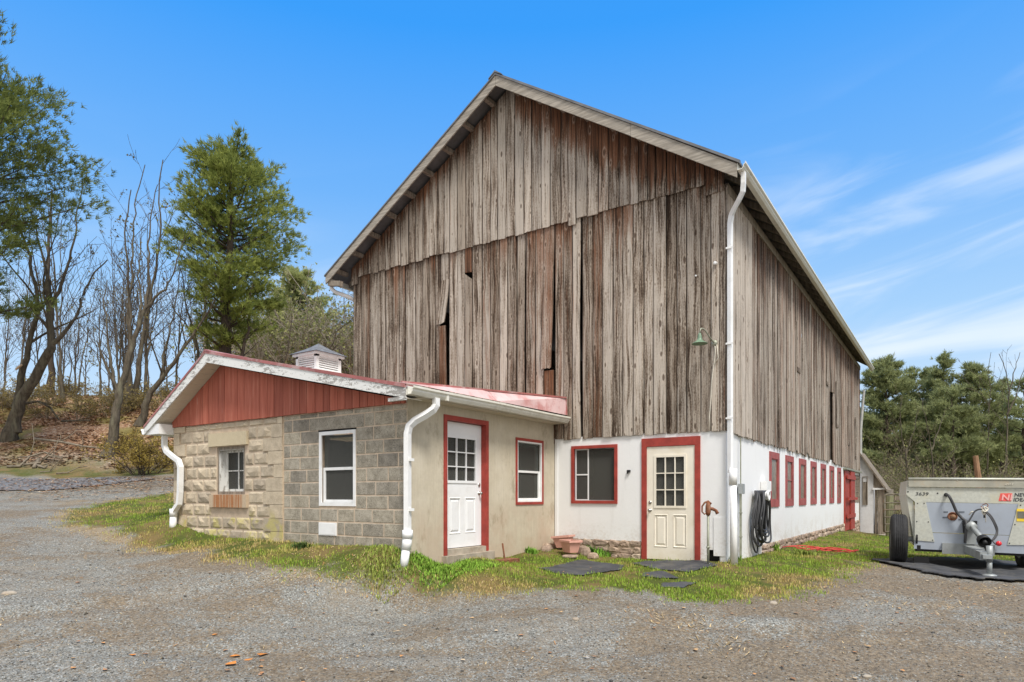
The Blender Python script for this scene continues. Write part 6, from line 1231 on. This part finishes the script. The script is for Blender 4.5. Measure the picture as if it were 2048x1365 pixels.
# thin background trees on the crest : one built, the rest copied
tb=bare_tree('thin_tree','thin bare tree standing among the others on the bank crest',[([(200,800),(201,730),(198,660),(203,590),(200,520)],.085,.012,1.0),([(201,740),(190,690),(186,640),(180,590)],.045,.010,1.0),([(199,700),(208,650),(214,600),(216,560)],.045,.010,1.0)],38,group='thin bare trees on the crest',seed=71,dens=1.0,leaves_=50)
qt=np.random.default_rng(72)
for k in range(26):
    o=tb.copy(); COL.objects.link(o)
    for c in tb.children: kk=c.copy(); COL.objects.link(kk); kk.parent=o
    d=36+qt.random()*16; px=-10+qt.random()*470; a=(px-HX)/FL; x,y=EX+d*(a*RX+FX),EY+d*(a*RY+FY); s_=.75+.7*qt.random(); o.location=(x,y,GS(x,y)-.1); o.scale=(s_,s_,s_*(.9+.3*qt.random())); o.rotation_euler=(qt.normal(0,.05),qt.normal(0,.05),qt.random()*6.28)
# ---- right of the barn
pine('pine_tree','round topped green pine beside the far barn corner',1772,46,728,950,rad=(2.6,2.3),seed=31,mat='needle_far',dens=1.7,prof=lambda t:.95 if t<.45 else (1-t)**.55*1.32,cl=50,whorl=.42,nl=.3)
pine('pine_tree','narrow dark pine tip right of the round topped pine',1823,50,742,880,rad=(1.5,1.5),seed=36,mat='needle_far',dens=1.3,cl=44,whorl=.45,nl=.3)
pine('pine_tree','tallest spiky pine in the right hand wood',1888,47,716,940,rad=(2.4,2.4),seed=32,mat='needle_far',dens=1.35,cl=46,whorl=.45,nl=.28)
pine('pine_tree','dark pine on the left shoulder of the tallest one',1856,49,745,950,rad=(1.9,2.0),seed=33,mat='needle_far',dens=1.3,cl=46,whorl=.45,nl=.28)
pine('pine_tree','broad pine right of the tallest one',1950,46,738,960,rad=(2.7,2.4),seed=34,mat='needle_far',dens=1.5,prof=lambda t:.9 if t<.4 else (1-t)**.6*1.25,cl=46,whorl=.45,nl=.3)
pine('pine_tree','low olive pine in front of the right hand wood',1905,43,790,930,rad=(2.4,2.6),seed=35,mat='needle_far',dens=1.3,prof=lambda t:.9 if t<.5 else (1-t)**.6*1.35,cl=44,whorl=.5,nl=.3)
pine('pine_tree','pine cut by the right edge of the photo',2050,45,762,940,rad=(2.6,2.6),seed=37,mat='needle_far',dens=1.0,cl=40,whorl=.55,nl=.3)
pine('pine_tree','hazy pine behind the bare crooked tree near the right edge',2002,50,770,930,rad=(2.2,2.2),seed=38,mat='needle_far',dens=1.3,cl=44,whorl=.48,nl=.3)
bare_tree('bare_tree','bare crooked tree against the sky near the right edge',[([(2010,990),(2012,900),(2016,820),(2020,775),(2010,735),(1998,708)],.14,.02,.7),([(2018,790),(2030,740),(2040,705)],.07,.015,.8),([(2014,830),(2036,780),(2050,730)],.07,.015,.8)],41,seed=41,dens=.7)
bare_tree('bare_tree','thin bare tree rising between the right hand pines',[([(1975,990),(1976,880),(1980,790),(1976,740),(1982,705)],.10,.015,.7)],43,seed=42,dens=.8)
bare_tree('bare_tree','pale branching bare tree in the brush above the spreader',[([(1868,1000),(1866,930),(1862,880),(1850,840),(1846,800)],.10,.015,.9),([(1864,900),(1878,860),(1890,820)],.06,.012,.9)],36,seed=43,dens=1.0,twm='brushtwig')
bare_tree('bare_tree','second pale bare tree in the brush nearer the barn',[([(1812,1000),(1814,930),(1806,880),(1800,830),(1804,790)],.09,.015,.9),([(1812,910),(1826,870),(1836,820)],.06,.012,.9)],38,seed=44,dens=1.0,twm='brushtwig')
# ---- shrubs : a few prototypes, then copies
def shrub(name,label,cat,group,r,h,w,stems,nleaf,lsize,twm,lm,seed,lw=1.0):
    T=thing(name,label,cat,(0,0,0),group); th=TW(); q=np.random.default_rng(seed); ends=[]
    for _ in range(stems):
        az=q.random()*6.283; o=np.array([math.cos(az),math.sin(az),0])*w*.35*q.random(); d_=np.array([math.cos(az)*.55,math.sin(az)*.55,1.0])*1+rv(q,.3); P=[o]; L=h*(.6+.5*q.random())
        for k in range(5): d_=d_+rv(q,.28)+np.array([math.cos(az),math.sin(az),-.12])*.10; P.append(P[-1]+d_/np.linalg.norm(d_)*L/5)
        P=np.array(P); R=np.linspace(.030,.008,6)*lw; th.tube(P,R,3); ends.extend(P[2:]); sprout(q,th,th,P,R,1,2,1.6/h*3,.38,.15,ends,.85,.2)
    V=np.concatenate(th.V); n_=len(V); tn=np.repeat(q.random(max(1,n_//12+1)),12)[:n_]; np_mesh('stems',V,np.concatenate(th.F),M[twm],T,col=np.stack([tn]*3+[np.ones(n_)],-1))
    e=np.array(ends); k=q.integers(0,len(e),nleaf); leaf_tris('leaves',e[k]+q.normal(0,.10*h/2,(nleaf,3)),lsize,M[lm],T,q); return T
def place(T,first,x,y,s,rot,label=None):
    if first: o=T
    else:
        o=T.copy(); COL.objects.link(o)
        for c in T.children: k=c.copy(); COL.objects.link(k); k.parent=o
        if label: o['label']=label
    o.location=(x,y,GS(x,y)-.08); o.scale=(s,s,s*random.uniform(.85,1.15)); o.rotation_euler=(0,0,rot); return o
protos=[shrub('brush','tangled brown brush beyond the spreader and lean-to','shrub','brush along the right hand wood',None,4.2,3.4,22,700,.09,'brushtwig','brushleaf',51),shrub('brush','tangled brown brush beyond the spreader and lean-to','shrub','brush along the right hand wood',None,3.6,3.6,24,1100,.09,'brushtwig','brushleaf',52)]
used=[False,False]; qq=np.random.default_rng(60)
for k in range(40):
    d=30+qq.random()*18; px=1722+qq.random()*400; a=(px-HX)/FL; x,y=EX+d*(a*RX+FX),EY+d*(a*RY+FY)
    if x<1.5 and y<26: continue
    j=k%2; place(protos[j],not used[j],x,y,(.55+.45*qq.random())*(d/38),qq.random()*6.28); used[j]=True
sc=shrub('scrub','olive scrub bush along the crest of the bank','shrub','scrub on the bank crest',None,1.5,1.6,14,700,.075,'brushtwig','scrubleaf',53,.7); f_=True
for k in range(34):
    d=33.5+qq.random()*6; px=-20+qq.random()*400; a=(px-HX)/FL; x,y=EX+d*(a*RX+FX),EY+d*(a*RY+FY); place(sc,f_,x,y,.55+.55*qq.random(),qq.random()*6.28); f_=False
hb=shrub('hill_tree','bare grey brown tree on the far slope behind the barn','tree','bare trees on the far slope',None,6.5,4.5,16,500,.16,'hillbrush','brushleaf',54,1.4); f_=True
for k in range(84):
    d=48+qq.random()*26; px=535+qq.random()*215; a=(px-HX)/FL; x,y=EX+d*(a*RX+FX),EY+d*(a*RY+FY); place(hb,f_,x,y,1.0+.55*qq.random(),qq.random()*6.28); f_=False
ob_=shrub('olive_bush','yellow olive bush at the foot of the bank beside the shed','shrub',None,None,1.9,2.6,26,6000,.055,'twig','olive',55,.7)
p=gpt(292,948); place(ob_,True,p[0],p[1],1.05,.3)
ob2=place(ob_,False,*gpt(318,935)[:2],.7,2.0,'smaller olive bush half hidden behind the shed downspout')
ob3=place(ob_,False,*gpt(262,905)[:2],.6,4.0,'small olive bush up the bank behind the forked tree')
# far wood : one mass
def far_wood():
    n=60000; q=np.random.default_rng(61); px=1660+q.random(n)*520; d=56+q.random(n)*10; a=(px-HX)/FL; x=EX+d*(a*RX+FX); y=EY+d*(a*RY+FY); hh=(5.5+2.5*vnoise(px/38,d*.05,4)); z=gsurf(x,y)+hh*q.random(n)**.8
    P=np.stack([x,y,z],-1); dr=q.normal(0,.6,(n,3))+np.array([0,0,.5]); dr/=np.linalg.norm(dr,axis=1,keepdims=True); w_=np.cross(dr,q.normal(0,1,(n,3))); w_/=np.linalg.norm(w_,axis=1,keepdims=True); V=np.stack([P-w_*.035,P+w_*.035,P+dr*(.5+.9*q.random((n,1)))],1).reshape(-1,3); tn=np.repeat(q.random(n),3); return np_mesh('far_wood',V,np.arange(3*n).reshape(-1,3),M['brushleaf'],None,col=np.stack([tn]*3+[np.ones(3*n)],-1))
tag(far_wood(),'dim olive brown wood closing the view beyond the pines','wood',kind='stuff')
# ================================================================== SKY, SUN, CAMERA
w=bpy.data.worlds.new('World'); S.world=w; w.use_nodes=True; nt=w.node_tree; nt.nodes.clear(); g=N(nt)
out=g.n('ShaderNodeOutputWorld'); bg=g.n('ShaderNodeBackground'); g.L(bg.outputs[0],out.inputs[0]); bg.inputs[1].default_value=.1
sd=Vector((-FX*.66+RX*.26,-FY*.66+RY*.26,1.12)).normalized(); elev=math.asin(sd.z); az=math.atan2(sd.x,sd.y)
sky=g.n('ShaderNodeTexSky',sky_type='NISHITA'); sky.sun_disc=False; sky.sun_elevation=elev; sky.sun_rotation=az; sky.air_density=1.0; sky.dust_density=.3; sky.ozone_density=3.0
co=g.n('ShaderNodeTexCoord').outputs['Generated']
def dot(v):
    o=g.n('ShaderNodeVectorMath',operation='DOT_PRODUCT'); g.L(co,o.inputs[0]); o.inputs[1].default_value=v; return o.outputs['Value']
f_=dot((FX,FY,0)); r_=dot((RX,RY,0)); u_=dot((0,0,1)); azm=g.math('ARCTAN2',r_,f_); el=g.math('ARCSINE',u_)
base=g.ramp(g.math('MULTIPLY',el,1.0),[(0.0,(7.2,8.1,9.0)),(.10,(5.8,7.4,9.1)),(.24,(3.8,6.3,9.4)),(.42,(1.6,4.5,9.4)),(.62,(.36,3.35,9.5)),(1.0,(.26,2.6,8.6))])
c=g.mix(.88,sky.outputs[0],base)
def vec(a,b): o=g.n('ShaderNodeCombineXYZ'); g._set(o.inputs[0],a); g._set(o.inputs[1],b); return o.outputs[0]
tilt=g.math('SUBTRACT',el,g.math('MULTIPLY',azm,.16))
n1=g.noise(vec(g.math('MULTIPLY',azm,1.5),g.math('MULTIPLY',tilt,8.5)),1.9,6,.50,'2D',.4); n2=g.noise(vec(azm,el),2.6,3,.5,'2D')
band=g.math('MULTIPLY',g.ss(azm,.26,.52),g.math('MULTIPLY',g.ss(el,.56,.30),g.ss(el,.02,.10)))
cl=g.math('MULTIPLY',g.ss(g.math('ADD',n1,g.math('MULTIPLY',g.math('SUBTRACT',n2,.5),.35)),.37,.74),band)
lo=g.math('MULTIPLY',g.ss(n1,.42,.72),g.math('MULTIPLY',g.ss(el,.50,.15),.30))
c=g.mix(g.math('MULTIPLY',cl,.64),c,(8.2,8.9,9.7)); c=g.mix(lo,c,(8.0,8.8,9.7))
over=g.math('MAXIMUM',g.ss(f_,.10,-.45),g.ss(el,.95,1.25))          # unseen white overcast behind the camera and overhead, added for soft neutral light
nb_=g.noise(co,2.2,5,.6); c=g.mix(over,c,g.mix(g.ss(nb_,.3,.7),(8.0,7.9,7.8),(9.8,9.7,9.6)))
g.L(c,bg.inputs[0])
sun=bpy.data.lights.new('sun','SUN'); sun.energy=3.7; sun.angle=math.radians(15); sun.color=(1,.965,.91); so_=bpy.data.objects.new('sun',sun); COL.objects.link(so_)
so_.rotation_euler=(-sd).to_track_quat('-Z','Y').to_euler(); so_.location=(0,-10,20)
cam=bpy.data.cameras.new('camera'); co_=bpy.data.objects.new('camera',cam); COL.objects.link(co_); S.camera=co_
cam.sensor_fit='HORIZONTAL'; cam.sensor_width=36; cam.lens=36*FL/2048; cam.shift_y=(HY-682.5)/2048; cam.clip_end=2500; cam.clip_start=.05
co_.location=(EX,EY,EZ); co_.rotation_euler=(math.radians(90),0,TH)
S.view_settings.view_transform='Standard'; S.view_settings.look='None'; S.view_settings.exposure=.16; S.view_settings.gamma=1
S.cycles.max_bounces=6; S.cycles.diffuse_bounces=3; S.cycles.transparent_max_bounces=12; S.cycles.use_denoising=True
